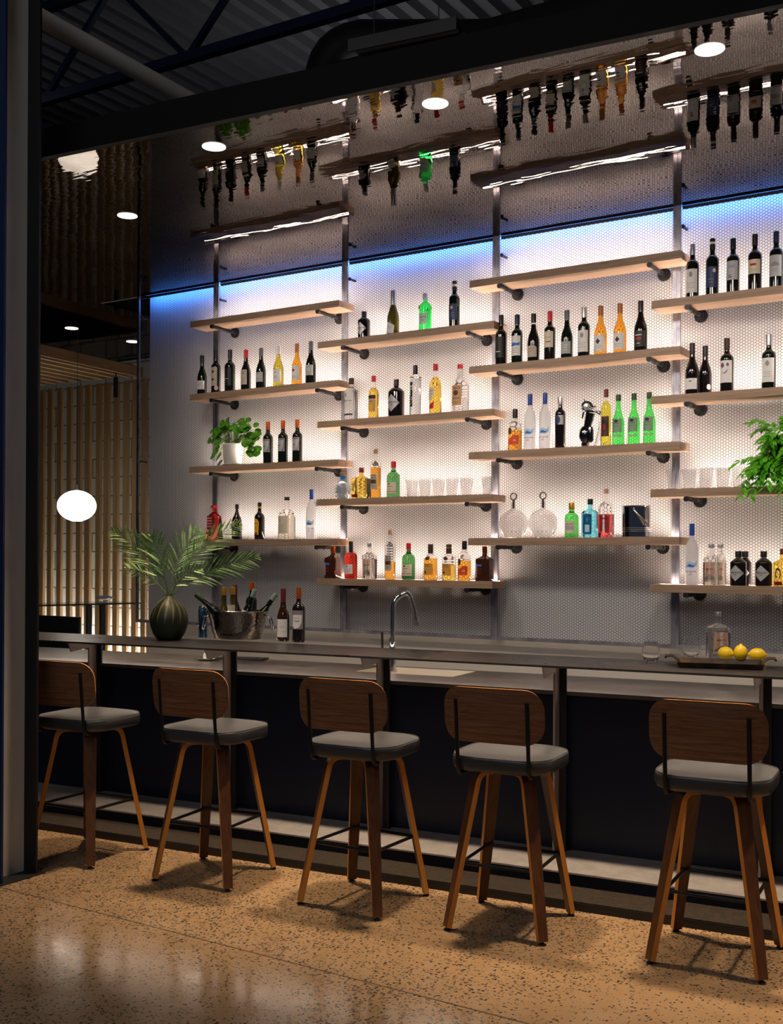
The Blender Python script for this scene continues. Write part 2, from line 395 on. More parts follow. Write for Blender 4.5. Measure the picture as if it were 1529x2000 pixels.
# downlights set in the mirror ceiling
DLS = [((0.658, -1.599), 'small round downlight in the mirror ceiling at the left, nearest the column'),
       ((1.901, -2.201), 'round ceiling downlight second from the left, near the fascia'),
       ((3.156, -2.072), 'round downlight over the middle of the mirror ceiling'),
       ((4.412, -1.951), 'large round downlight at the upper right of the mirror ceiling'),
       ((-2.303, .586), 'tiny downlight left of the pendant cord in the dark ceiling'),
       ((-2.274, 1.341), 'tiny downlight beside the corner of the honeycomb screen')]
def downlight(x, y, label, power=0, spot=None):
    t = empty('downlight', (x, y, ZC - .0), label, 'downlight', 'downlights in the mirror ceiling')
    bm = B(); lathe(bm, [(.052, -.004), (.062, -.004), (.062, -.0005), (.052, -.0005)], 32, cap=False)
    fin('trim_ring', bm, DLW, t, True)
    bm = B(); lathe(bm, [(.0521, -.0032), (.0001, -.0032)], 32, cap=False); fin('reflector', bm, DLW, t)
    bm = B(); lathe(bm, [(.02, -.0045), (.0001, -.0045)], 16, cap=False); fin('bulb', bm, DLB, t)
    if power:
        for nm, pw, colr, cone, blend, tilt in (('floor_spot', power, (1, .74, .48), 54, 1.0, 0), ('wall_fill', power * WALL_FILL, (1, .86, .74), 100, 1.0, 50)):  # second, tilted beam is added at each downlight to brighten the wall
            l = bpy.data.lights.new(nm, 'SPOT'); l.energy = pw; l.color = colr; l.spot_size = math.radians(cone); l.spot_blend = blend; l.shadow_soft_size = .10 if tilt == 0 else .25
            o = bpy.data.objects.new(nm, l); COL.objects.link(o); o.location = (x, y, ZC - .03); o.rotation_euler = (math.radians(tilt), 0, 0)
for i, ((x, y), lb) in enumerate(DLS): downlight(x, y, lb, SPOT_W if 0 < i < 4 else (SPOT_W * .6 if i == 0 else 0))
downlight(5.667, -1.82, 'downlight in the mirror ceiling beyond the right picture edge', SPOT_W)

# ------------------------------------------------------------------ honeycomb screen panels
def screen_panel(x0, x1, z0, z1, label):
    t = empty('honeycomb_screen', (x0, 0, z0), label, 'metal screen', 'framed honeycomb screens on the back wall')
    Wd, Hh = x1 - x0, z1 - z0; p = .018; cx = p * .8660254; nx = int(Wd / cx) + 1; nz = int(Hh / p) + 1
    rad = p / math.sqrt(3) ; w = .0021; rin = rad - w / 2 / math.cos(PI / 6)
    ang = [(math.cos(k * PI / 3), math.sin(k * PI / 3)) for k in range(6)]
    gi, gj = np.meshgrid(np.arange(nx), np.arange(nz), indexing='ij')
    X = (gi + .5) * cx; Zz = (gj + .5) * p + (gi % 2) * p / 2
    base = (gi * nz + gj)
    V = np.zeros((nx, nz, 6, 3)); 
    for k, (c, s) in enumerate(ang): V[..., k, 0] = np.clip(X + c * rin, 0, Wd); V[..., k, 2] = np.clip(Zz + s * rin, 0, Hh)
    V[..., 1] = 0
    V = V.reshape(-1, 3)
    quads = []; tris = []
    def nb(di, dj0, dj1):  # neighbour index arrays for even / odd columns
        I = gi + di; J = gj + np.where(gi % 2 == 0, dj0, dj1)
        ok = (I >= 0) & (I < nx) & (J >= 0) & (J < nz); return I * nz + J, ok
    # corners: k at angle k*60. top neighbour shares corners 1,2 ; upper right shares 0,1 ; lower right shares 5,0
    b = base
    n, ok = nb(0, 1, 1); quads.append(np.stack([b * 6 + 1, b * 6 + 2, n * 6 + 4, n * 6 + 5], -1)[ok])
    n1, ok1 = nb(1, 0, 1); quads.append(np.stack([b * 6 + 0, b * 6 + 1, n1 * 6 + 3, n1 * 6 + 4], -1)[ok1])
    n2, ok2 = nb(1, -1, 0); quads.append(np.stack([b * 6 + 5, b * 6 + 0, n2 * 6 + 2, n2 * 6 + 3], -1)[ok2])
    o = ok & ok1; tris.append(np.stack([b * 6 + 1, n * 6 + 5, n1 * 6 + 3], -1)[o])
    o = ok1 & ok2; tris.append(np.stack([b * 6 + 0, n1 * 6 + 4, n2 * 6 + 2], -1)[o])
    Q = np.concatenate(quads); Tt = np.concatenate(tris)
    me = bpy.data.meshes.new('honeycomb'); me.vertices.add(len(V)); me.vertices.foreach_set('co', V.ravel())
    nl = len(Q) * 4 + len(Tt) * 3; me.loops.add(nl); me.loops.foreach_set('vertex_index', np.concatenate([Q.ravel(), Tt.ravel()]).astype(np.int32))
    ls = np.concatenate([np.arange(len(Q)) * 4, len(Q) * 4 + np.arange(len(Tt)) * 3]).astype(np.int32)
    me.polygons.add(len(ls)); me.polygons.foreach_set('loop_start', ls)
    me.update(calc_edges=True); me.validate()
    o = new_obj('honeycomb_mesh', me, MESHM, t); o.location = (0, .006, 0)
    md = o.modifiers.new('thickness', 'SOLIDIFY'); md.thickness = .0015; md.use_rim = False
    fw = .024
    bm = B()
    box(bm, .0006, fw, -.012, .004, 0, Hh); box(bm, Wd - fw, Wd - .0006, -.012, .004, 0, Hh)
    box(bm, fw, Wd - fw, -.012, .004, 0, fw)
    fin('frame', bm, STEEL, t)
    bm = B(); box(bm, fw, Wd - fw, .009, .018, Hh - .019, Hh); o = fin('top_rail', bm, DARKM, t); o['label'] = 'dark rail behind the wires'
    return t
D = 1.22
edges = [-.852, 0, D, 2 * D, 3 * D, 4 * D, 5 * D]
for i in range(6):
    screen_panel(edges[i], edges[i + 1], 1.048, 3.728, ['narrow honeycomb screen without shelves beside the slatted wall', 'honeycomb screen behind the leftmost column of shelves',
        'honeycomb screen behind the champagne and tumblers', 'honeycomb screen behind the green vermouth and round decanters',
        'honeycomb screen behind the trailing fern at the right edge', 'honeycomb screen beyond the right edge'][i])
# stand-offs between screen and wall
def standoff(x, z, lab):
    bm = B(); tube(bm, [(0, .004, 0), (0, .084, 0)], .009, 12); tube(bm, [(0, .006, 0), (0, .014, 0)], .013, 12)
    o = fin('standoff', bm, PIPE, smooth=True); o.location = (x, 0, z)
    tag(o, lab, 'standoff', 'stand-offs of the honeycomb screen')
for i, x in enumerate((0.02, D + .03, 2 * D + .03, 3 * D + .03)):
    standoff(x, 3.604, ['short dark standoff rod above the leftmost top shelf', 'short dark standoff rod above the end of the leftmost top shelf', 'short dark standoff rod at the left of the tall middle column top', 'short dark standoff rod above the silver capped wine bottle'][i])
standoff(-.83, 3.56, 'standoff rod at the upper left corner of the screen'); standoff(-.83, 2.37, 'standoff rod half way up the left edge of the screen')
# blue strip above
bm = B(); box(bm, -.78, 8, .021, .027, 3.718, 3.727); tag(fin('blue_light_strip', bm, BLED), 'blue light strip along the top of the wall behind the screen', 'light strip')

# ------------------------------------------------------------------ shelves
SHX = {1: -.096, 2: 1.12, 3: 2.343, 4: 3.567}
ZA = [3.405, 2.842, 2.282, 1.721]; ZBb = [3.125, 2.558, 2.004, 1.440]
SL = 1.40; TH = .047; SD = .20
SHLAB = {(1, 0): 'empty wooden shelf at the top of the leftmost column', (1, 1): 'wooden shelf under the row of eight wine bottles', (1, 2): 'wooden shelf under the round leaved plant', (1, 3): 'wooden shelf under the red and cream liqueur bottles above the palm',
         (2, 0): 'wooden shelf under the champagne and green gin', (2, 1): 'wooden shelf under the white label vodka and amber whiskies, second column', (2, 2): 'wooden shelf under the tumblers and round blue collared bottle', (2, 3): 'lowest wooden shelf above the tap with nine bottles',
         (3, 0): 'empty wooden shelf at the top of the third column', (3, 1): 'wooden shelf under nine wine bottles', (3, 2): 'wooden shelf under the green vermouth bottles', (3, 3): 'wooden shelf under the round decanters and ice bucket',
         (4, 0): 'wooden shelf under five dark wines at the upper right', (4, 1): 'wooden shelf under three spaced wine bottles at the right', (4, 2): 'wooden shelf under the tumblers and trailing fern', (4, 3): 'lowest right shelf under the dark diamond label bottles'}
bmS = B(); box(bmS, 0, SL, -SD, 0 - .013, -TH, 0, bev=.0012); shelf_me = None
for c in (1, 2, 3, 4):
    for r in range(4):
        z = (ZA if c in (1, 3) else ZBb)[r]; x = SHX[c]
        t = empty('wall_shelf', (x, 0, z), SHLAB[(c, r)], 'shelf', 'wooden shelves with pipe brackets')
        if shelf_me is None:
            o = fin('board', bmS, SHELF, t); shelf_me = o.data
            bm = B(); box(bm, .02, SL - .02, -.0620, -.0580, .0003, .0013); o = fin('led_strip', bm, LED, t); led_me = o.data; o['label'] = 'glowing warm light strip'
            bm = B(); box(bm, .018, SL - .018, -.0640, -.0632, .0002, .0021); box(bm, .018, SL - .018, -.0570, -.0563, .0002, .0016); o = fin('light_lip', bm, BRUSH, t); lip_me = o.data; o['label'] = 'thin metal lips added to shade the board from the strip'  # lips added to keep the strip's light off the board top
            bm = B(); tube(bm, [(0, -.186, 0), (0, .080, 0)], .0125, 14); tube(bm, [(0, -.105, 0), (0, -.099, 0)], .0145, 14)
            tube(bm, [(0, -.020, 0), (0, -.014, 0)], .0145, 14); o = fin('pipe_bracket', bm, PIPE, None, True); pipe_me = o.data
            bm = B(); tube(bm, [(0, -.199, 0), (0, -.178, 0)], .0165, 14); oc = fin('end_cap', bm, PIPE, None, True); cap_me = oc.data
            bm = B(); tube(bm, [(0, .074, 0), (0, .084, 0)], .041, 28); tube(bm, [(0, .055, 0), (0, .074, 0)], .019, 14); of = fin('flange', bm, PIPE, None, True); fl_me = of.data
            for q in (o, oc, of): bpy.data.objects.remove(q)
        else:
            for nm, me in (('board', shelf_me), ('led_strip', led_me), ('light_lip', lip_me)):
                q = bpy.data.objects.new(nm, me); COL.objects.link(q); q.parent = t
                if nm == 'led_strip': q['label'] = 'glowing warm light strip'
        for px in (.215, SL - .19):
            q = bpy.data.objects.new('pipe_bracket', pipe_me); COL.objects.link(q); q.parent = t; q.location = (px, 0, -TH - .0127)
            for nm, me in (('end_cap', cap_me), ('flange', fl_me)):
                w = bpy.data.objects.new(nm, me); COL.objects.link(w); w.parent = q

# ------------------------------------------------------------------ the bar
UL, UR = -2.6, 8.5
bm = B(); box(bm, UL, UR, -1.98, -1.44, 1.060, 1.070, T=TB); tag(fin('bar_counter', bm, BARTOP), 'long thin blackened steel bar top carried on steel brackets', 'bar top')
# brackets
for i, u in enumerate((-.68, .317, 1.335, 2.34, 3.34, 4.33, 5.33)):
    t = empty('bar_bracket', bar(u, -1.71, .1065), ['bar bracket hidden behind the steel column', 'steel bracket post at the left end of the bar beside the first stool', 'steel bracket post under the bar top near the wine cooler tub',
        'steel bracket post beside the tap', 'steel bracket post behind the fourth stool', 'steel bracket post behind the rightmost stool', 'bar bracket beyond the right edge'][i], 'bracket', 'brackets under the bar top', rz=PHI)
    hz = 1.0596 - .1065
    bm = B()
    pts = [(-.262, hz), (-.235, hz - .056), (-.080, hz - .040), (-.080, 0), (0, 0), (0, hz)]
    for s in (-.005, .005): [bm.verts.new((s, y, z)) for y, z in pts]
    v = list(bm.verts); bm.faces.new(v[:6]); bm.faces.new(v[6:][::-1])
    for k in range(6): bm.faces.new((v[k], v[(k + 1) % 6], v[6 + (k + 1) % 6], v[6 + k]))
    fin('gusset_plate', bm, LEDGE if False else STEEL2, t)
    bm = B(); box(bm, .0052, .042, -.012, -.0004, .0, hz); fin('flange', bm, DARKM, t)
# counter with sink cut-out
ZT = .915
su0, su1, sn0, sn1 = 1.97, 2.60, -1.352, -1.0
bm = B()
for (a, b, c, d) in ((UL, su0, -1.695, -.96), (su1, UR, -1.695, -.96), (su0, su1, -1.695, sn0), (su0, su1, sn1, -.96)):
    box(bm, a, b, c, d, ZT - .02, ZT, T=TB)
tag(fin('work_counter', bm, COUNTER), 'brushed steel work counter behind and below the bar top', 'counter')
t = empty('sink', bar((su0 + su1) / 2, (sn0 + sn1) / 2, ZT), 'rectangular stainless sink let into the work counter', 'sink', rz=PHI)
a, b, d = (su1 - su0) / 2, (sn1 - sn0) / 2, .19
bm = B()
P_ = [[(-a + e, -b + e), (a - e, -b + e), (a - e, b - e), (-a + e, b - e)] for e in (0.0005, .012)]
up = [bm.verts.new((x, y, -.0005)) for x, y in P_[0]]; lo = [bm.verts.new((x, y, -d)) for x, y in P_[1]]
for k in range(4): bm.faces.new((up[k], up[(k + 1) % 4], lo[(k + 1) % 4], lo[k]))
bm.faces.new(lo); o = fin('basin', bm, mat('sink_steel', (.78, .72, .60), .5, .5), t, recalc=False); md = o.modifiers.new('s', 'SOLIDIFY'); md.thickness = .0004; md.offset = 1
bm = B(); lathe(bm, [(.045, 0), (.045, .004), (.02, .002)], 24); o = fin('drain', bm, CHROME, t, True); o.location = (0, 0, -d)
# front and body of the counter
bm = B(); box(bm, UL, UR, -1.666, -1.60, .107, ZT - .021, T=TB); tag(fin('counter_front', bm, PANEL), 'black and navy front panel of the bar behind the stools', 'panel')
bm = B(); box(bm, UL, UR, -1.59, -1.0, .043, ZT - .21, T=TB); tag(fin('under_counter_cabinet', bm, DARKM), 'dark cabinet run below the work counter', 'cabinet')
bm = B(); box(bm, UL, UR, -2.066, -1.669, .098, .106, T=TB); foot = fin('footrest_ledge', bm, LEDGE); tag(foot, 'low grey steel footrest ledge running along the bar', 'footrest')
bm = B(); box(bm, UL, UR, -2.060, -1.68, .043, .0975, T=TB); q = fin('base', bm, PANEL, foot)
# light strip under the rear of the bar top
bm = B(); box(bm, UL + .2, UR - .2, -1.475, -1.463, 1.0545, 1.0595, T=TB); tag(fin('bar_light_strip', bm, LED2), 'warm light strip hidden under the back of the bar top', 'light strip')

# tap
def tap():
    P = on_z(767, 1312, ZT); t = empty('kitchen_tap', P, 'tall chrome arched tap rising behind the bar top', 'tap', rz=PHI)
    bm = B(); tube(bm, [(0, 0, 0), (0, 0, .012)], .027, 24); tube(bm, [(0, 0, .012), (0, 0, .20)], .021, 20); fin('base', bm, CHROME, t, True)
    end = Vector((.10, .09, .30))
    bm = B()
    path = [(0, 0, .20), (0, 0, .385)] + bez((0, 0, .39), (.002, .002, .425), (.03, .028, .447), 5) + [(.040, .036, .455)] + bez((.045, .042, .458), (.062, .056, .474), (.074, .068, .452), 6) + [(.080, .073, .435)]
    tube(bm, path, .0145, 16); fin('spout', bm, CHROME, t, True)
    bm = B(); tube(bm, [(.080, .073, .435), (.095, .088, .37), (.103, .096, .30)], [.0145, .0165, .018], 16); fin('spray_head', bm, CHROME, t, True)
    bm = B(); tube(bm, [(.104, .097, .296), (.108, .101, .272)], .0185, 16); o = fin('nozzle', bm, BRUSH, t, True)
    bm = B(); tube(bm, [(0, 0, .10), (-.075, .01, .10)], .010, 12); tube(bm, [(-.075, .01, .03), (-.075, .01, .12)], .009, 12); fin('side_valve', bm, CHROME, t, True)
    bm = B(); tube(bm, [(-.075, .01, .12), (-.082, .02, .23)], .006, 10, section=[(-1.4, -.6), (1.4, -.6), (1.4, .6), (-1.4, .6)]); o = fin('lever', bm, DARKM, t); o['label'] = 'dark lever handle'
tap()

# ------------------------------------------------------------------ bar stools
def rr_outline(w, d, r, n=8, bulge=0.0):
    pts = []
    for (cx, cy, a0) in ((w / 2 - r, d / 2 - r, 0), (-w / 2 + r, d / 2 - r, PI / 2), (-w / 2 + r, -d / 2 + r, PI), (w / 2 - r, -d / 2 + r, 3 * PI / 2)):
        for k in range(n + 1):
            a = a0 + PI / 2 * k / n; pts.append((cx + r * math.cos(a), cy + r * math.sin(a)))
    return pts
def loft(bm, rings, mat=0, caps=True):
    R_ = [[bm.verts.new(p) for p in r] for r in rings]; m = len(R_[0])
    for i in range(len(R_) - 1):
        for j in range(m):
            f = bm.faces.new((R_[i][j], R_[i][(j + 1) % m], R_[i + 1][(j + 1) % m], R_[i + 1][j])); f.material_index = mat
    if caps:
        f = bm.faces.new(R_[0][::-1]); f.material_index = mat; f = bm.faces.new(R_[-1]); f.material_index = mat
    return R_
def seat_mesh():
    bm = B(); rings = []
    for (z, k) in ((.686, .93), (.690, .972), (.702, .995), (.722, 1.0), (.740, .995), (.746, .985), (.7475, .965), (.7505, .93), (.757, .82), (.761, .6), (.763, .3), (.7635, .08)):
        rings.append([(x * k, y * k, z) for x, y in rr_outline(.455, .445, .135, 7)])
    loft(bm, rings); return fin('seat', bm, LEATHER, None, True, angle=60)
def piping_mesh():
    bm = B(); o = rr_outline(.450, .440, .133, 7); pts = [(x * .985, y * .985, .7475) for x, y in o]; n = len(pts)
    rings = []
    for i in range(n):
        p = Vector(pts[i]); nrm = Vector((p.x, p.y, 0)).normalized(); rings.append([bm.verts.new(p + nrm * math.cos(a) * .0032 + Vector((0, 0, math.sin(a) * .0032))) for a in (0, PI / 3, 2 * PI / 3, PI, 4 * PI / 3, 5 * PI / 3)])
    for i in range(n):
        for j in range(6): bm.faces.new((rings[i][j], rings[i][(j + 1) % 6], rings[(i + 1) % n][(j + 1) % 6], rings[(i + 1) % n][j]))
    return fin('piping', bm, LEATHER, None, True)
RC = .46
def back_pt(s, z, off=0.0):
    """curved backrest: s = arc position, centre of curvature in front of the sitter's back"""
    a = s / RC; r = RC + off; lean = (z - .93) * -.10
    return (r * math.sin(a), -.255 + RC - r * math.cos(a) + lean, z)
def back_shell(o0, o1, mats, name, sc=1.0, edge=True):
    w, h, r = .452 * sc, .232 * sc, .084 * sc; n = 7
    out = rr_outline(w, h, r, n)
    # round corners more at the bottom sides: slight barrel
    def grid(off):
        rings = []
        for k in (1.0, .93, .8, .55, .25): rings.append([(x * k, y * k) for x, y in out])
        return rings
    bm = B(); G = grid(0); m = len(out); A = []
    for off in (o0, o1): A.append([[bm.verts.new(back_pt(x, .933 + y, off)) for x, y in r] for r in G])
    for si, RR in enumerate(A):
        for i in range(len(RR) - 1):
            for j in range(m): bm.faces.new((RR[i][j], RR[i][(j + 1) % m], RR[i + 1][(j + 1) % m], RR[i + 1][j]))
        bm.faces.new(RR[-1])
    for j in range(m):
        f = bm.faces.new((A[0][0][j], A[0][0][(j + 1) % m], A[1][0][(j + 1) % m], A[1][0][j])); f.material_index = 1 if edge else 0
    return fin(name, bm, mats, None, True, angle=50)
def leg_mesh():
    # bent plywood leg in the x-z plane, x is radial
    path = [(.02, .672), (.085, .672)] + [(.12 + .052 * math.sin(a), .615 + .057 * math.cos(a)) for a in [i * (PI / 2 - .19) / 7 for i in range(8)]]
    path += [(.171 + (.298 - .171) * k / 6, .625 - (.625 - .014) * k / 6) for k in range(1, 7)]
    bm = B(); R_ = []; n = len(path)
    for i, (r, z) in enumerate(path):
        a = path[max(i - 1, 0)]; b = path[min(i + 1, n - 1)]; t = Vector((b[0] - a[0], 0, b[1] - a[1])).normalized(); nn = Vector((-t.z, 0, t.x))
        if nn.z < 0 and i < 3: nn = -nn
        if i >= 3 and nn.x < 0: nn = -nn
        th = .0115; w = .031 if z > .6 else .030 - .009 * (1 - z / .6)
        p = Vector((r, 0, z)); R_.append([bm.verts.new(p + nn * sx * th + Vector((0, sy * w, 0))) for sx, sy in ((1, -1), (1, 1), (-1, 1), (-1, -1))])
    for i in range(n - 1):
        for j in range(4):
            f = bm.faces.new((R_[i][j], R_[i][(j + 1) % 4], R_[i + 1][(j + 1) % 4], R_[i + 1][j])); f.material_index = 0 if j in (0, 2) else 1
    bm.faces.new(R_[0]); bm.faces.new(R_[-1])
    o = fin('leg', bm, [LEGW, PLYE], None, True, angle=35); return o
def glide_mesh():
    bm = B(); tube(bm, [(.300, 0, 0), (.300, 0, .006)], .014, 14); tube(bm, [(.300, 0, .006), (.299, 0, .016)], .006, 10); return fin('glide', bm, RUB, None, True)
def ring_mesh():
    bm = B(); z = .283; R0 = .236; pts = []
    for k in range(4):
        a = PI / 2 * k; c = Vector((R0 * math.cos(a), R0 * math.sin(a), z)); pv = Vector((R0 * math.cos(a - PI / 2), R0 * math.sin(a - PI / 2), z)); nx_ = Vector((R0 * math.cos(a + PI / 2), R0 * math.sin(a + PI / 2), z))
        pts += bez(c + (pv - c).normalized() * .022, c, c + (nx_ - c).normalized() * .022, 4)
    pts.append(pts[0]); tube(bm, pts, .0075, 10, cap=False); return fin('footrest', bm, RODM, None, True)
def rod_mesh(s):
    bm = B(); x = .158; zt = .995
    def bp_(z): q = back_pt(x * 1.0, z, .016); return Vector((x, q[1], z))
    pts = [bp_(zt), bp_(.93), bp_(.85), bp_(.78), (x, bp_(.72).y + .001, .72)] + bez((x, bp_(.70).y + .002, .705), (x, bp_(.68).y + .004, .678), (x, bp_(.68).y + .03, .676), 6) + [(x * .85, -.10, .680), (x * .6, -.02, .681)]
    pts = [Vector(p) for p in pts]
    for p in pts: p.x *= s
    tube(bm, pts, .0085, 10)
    return fin('back_rod', bm, RODM, None, True)
def screw_mesh():
    bm = B()
    for s in (-1, 1):
        for z in (.985, .90):
            q = back_pt(.158, z, .024); tube(bm, [(s * .158, q[1], z), (s * .158, q[1] - .004, z)], .005, 10)
    return fin('screw', bm, RODM, None, True)
_st = None
def stool(x, y, rz, base, label):
    global _st
    t = empty('bar_stool', (x, y, 0), label, 'bar stool', 'walnut bar stools along the bar', rz=rz)
    if _st is None:
        bm = B(); rings = [[(px, py, z) for px, py in rr_outline(.34, .33, .10, 5)] for z in (.684, .6865)]; loft(bm, rings); plate = fin('seat_plate', bm, RODM)
        _st = {'seat': seat_mesh(), 'piping': piping_mesh(), 'backrest': back_shell(.003, .0155, [WALNUT, PLYE], 'backrest'), 'back_pad': back_shell(-.020, .0028, [LEATHER], 'back_pad', .972, False),
               'leg': leg_mesh(), 'glide': glide_mesh(), 'footrest': ring_mesh(), 'rodL': rod_mesh(-1), 'rodR': rod_mesh(1), 'seat_plate': plate}
        for k in list(_st): o = _st[k]; _st[k] = o.data; bpy.data.objects.remove(o)
    def add(nm, key, par, r=0.0, label=None):
        o = bpy.data.objects.new(nm, _st[key]); COL.objects.link(o); o.parent = par; o.rotation_euler = (0, 0, r)
        if label: o['label'] = label
        return o
    s = add('seat', 'seat', t); add('piping', 'piping', s)
    b = add('backrest', 'backrest', t); add('back_pad', 'back_pad', b, label='charcoal padded front of the backrest')
    add('back_rod', 'rodL', t, label='black bent rod'); add('back_rod', 'rodR', t, label='black bent rod'); add('seat_plate', 'seat_plate', t)
    for k in range(4):
        g = add('leg', 'leg', t, base + PI / 4 + PI / 2 * k); add('glide', 'glide', g)
    add('footrest', 'footrest', t, base + PI / 4, label='black square footrest ring')
R_ = math.radians
for (x, y, rz, ba, lb) in ((1.26, -2.44, .10, R_(4), 'leftmost bar stool, half hidden by the steel column'), (2.079, -2.366, .10, R_(8), 'walnut bar stool in front of the wine cooler tub, second from left'),
                       (2.925, -2.296, .10, R_(0), 'middle bar stool, in front of the tap and sink'), (3.638, -2.215, .10, R_(7), 'fourth bar stool, left of the tray of lemons'),
                       (4.509, -2.128, .10, R_(4), 'nearest bar stool at the right, below the tray of lemons')):
    stool(x, y, rz, ba - rz, lb)
# ------------------------------------------------------------------ bottles
def gmat(name, col, rough=.02, ior=1.38): return mat(name, col, rough, 0, .5, 1.0, ior)
DKG = mat('dark_wine_glass', (.006, .010, .007), .06, 0, .6, coat=.3)
BKG = mat('black_glass', (.010, .007, .007), .06, 0, .6, coat=.3)
G_OLIVE = gmat('olive_wine', (.62, .52, .06)); G_AMBW = gmat('amber_wine', (.80, .36, .04)); G_GREEN = gmat('emerald_glass', (.03, .82, .12)); G_LGREEN = gmat('vermouth_green_glass', (.12, .90, .16))
G_AMBER = gmat('amber_spirit', (.98, .48, .07)); G_GOLD = gmat('golden_spirit', (1, .70, .12)); G_ORANGE = gmat('orange_spirit', (.98, .34, .04)); G_RED = gmat('red_spirit', (.92, .07, .04)); G_CLEAR = gmat('clear_spirit', (.96, .98, .99)); G_PALE = gmat('pale_spirit', (.97, .95, .82))
G_FROST = mat('frosted_glass', (.95, .97, 1.0), .38, 0, .4, .80, 1.15); G_BLUE = gmat('blue_gin_glass', (.22, .80, .95)); G_ICE = gmat('ice_blue_glass', (.80, .93, .95)); G_BROWN = mat('brown_glass', (.05, .015, .006), .06, 0, .6, coat=.3); G_MAROON = gmat('maroon_spirit', (.55, .08, .09)); G_DKGREEN = gmat('bottle_green', (.10, .32, .10)); G_YELLOW = gmat('yellow_oil', (.90, .82, .10))
G_THIN = gmat('empty_glass_top', (.97, .97, .96), .02, 1.12)
def flat(name, c, r=.5, m=0.0): return mat(name, c, r, m)
C_BLACK = flat('cap_black', (.012, .012, .013), .35); C_RED = flat('cap_red', (.55, .015, .02), .4); C_DRED = flat('cap_dark_red', (.16, .015, .02), .4); C_ORANGE = flat('cap_copper_orange', (.55, .11, .012), .3, .4); C_SILVER = flat('cap_silver', (.6, .6, .62), .3, .8)
C_GREY = flat('cap_grey', (.13, .13, .14), .4); C_WHITE = flat('cap_white', (.75, .76, .78), .4); C_AMB = flat('cap_tan', (.38, .14, .03), .4); C_BLUE = flat('cap_blue', (.015, .06, .30), .35); C_GOLD = flat('foil_gold', (.85, .50, .08), .28, .8); C_CORK = flat('cork', (.45, .28, .16), .8); C_BROWN = flat('cap_brown', (.05, .022, .014), .5); C_GREEN = flat('cap_green', (.02, .06, .02), .4); C_SAGE = flat('cap_sage', (.22, .30, .26), .4); C_NAVY = flat('cap_navy', (.01, .02, .06), .35)
L_WHITE = flat('label_white', (.78, .77, .75), .6); L_CREAM = flat('label_cream', (.72, .66, .50), .6); L_GREY = flat('label_grey', (.42, .43, .42), .6); L_BEIGE = flat('label_beige', (.50, .45, .36), .6); L_MAUVE = flat('label_mauve', (.28, .22, .24), .6); L_BLACK = flat('label_black', (.015, .015, .016), .5); L_BLUE = flat('label_blue', (.03, .05, .14), .5); L_TAN = flat('label_tan', (.62, .36, .16), .6); L_YEL = flat('label_yellow', (.90, .52, .02), .5); L_RED = flat('label_red', (.60, .02, .02), .5); L_PINK = flat('label_pink', (.80, .52, .46), .6); L_SILV = flat('label_silver', (.55, .55, .56), .35, .3); L_LGRN = flat('label_sage_green', (.22, .36, .22), .5); L_LBLUE = flat('label_light_blue', (.45, .68, .85), .5)
I_DARK = flat('ink_dark', (.03, .03, .035), .6); I_RED = flat('ink_red', (.5, .03, .03), .6); I_BLUE = flat('ink_blue', (.04, .16, .55), .6); I_WHITE = flat('ink_white', (.8, .8, .8), .6); I_PURP = flat('ink_purple', (.22, .08, .20), .6); I_GREY = flat('ink_grey', (.30, .30, .31), .6); I_GOLD = flat('ink_gold', (.70, .45, .10), .5)

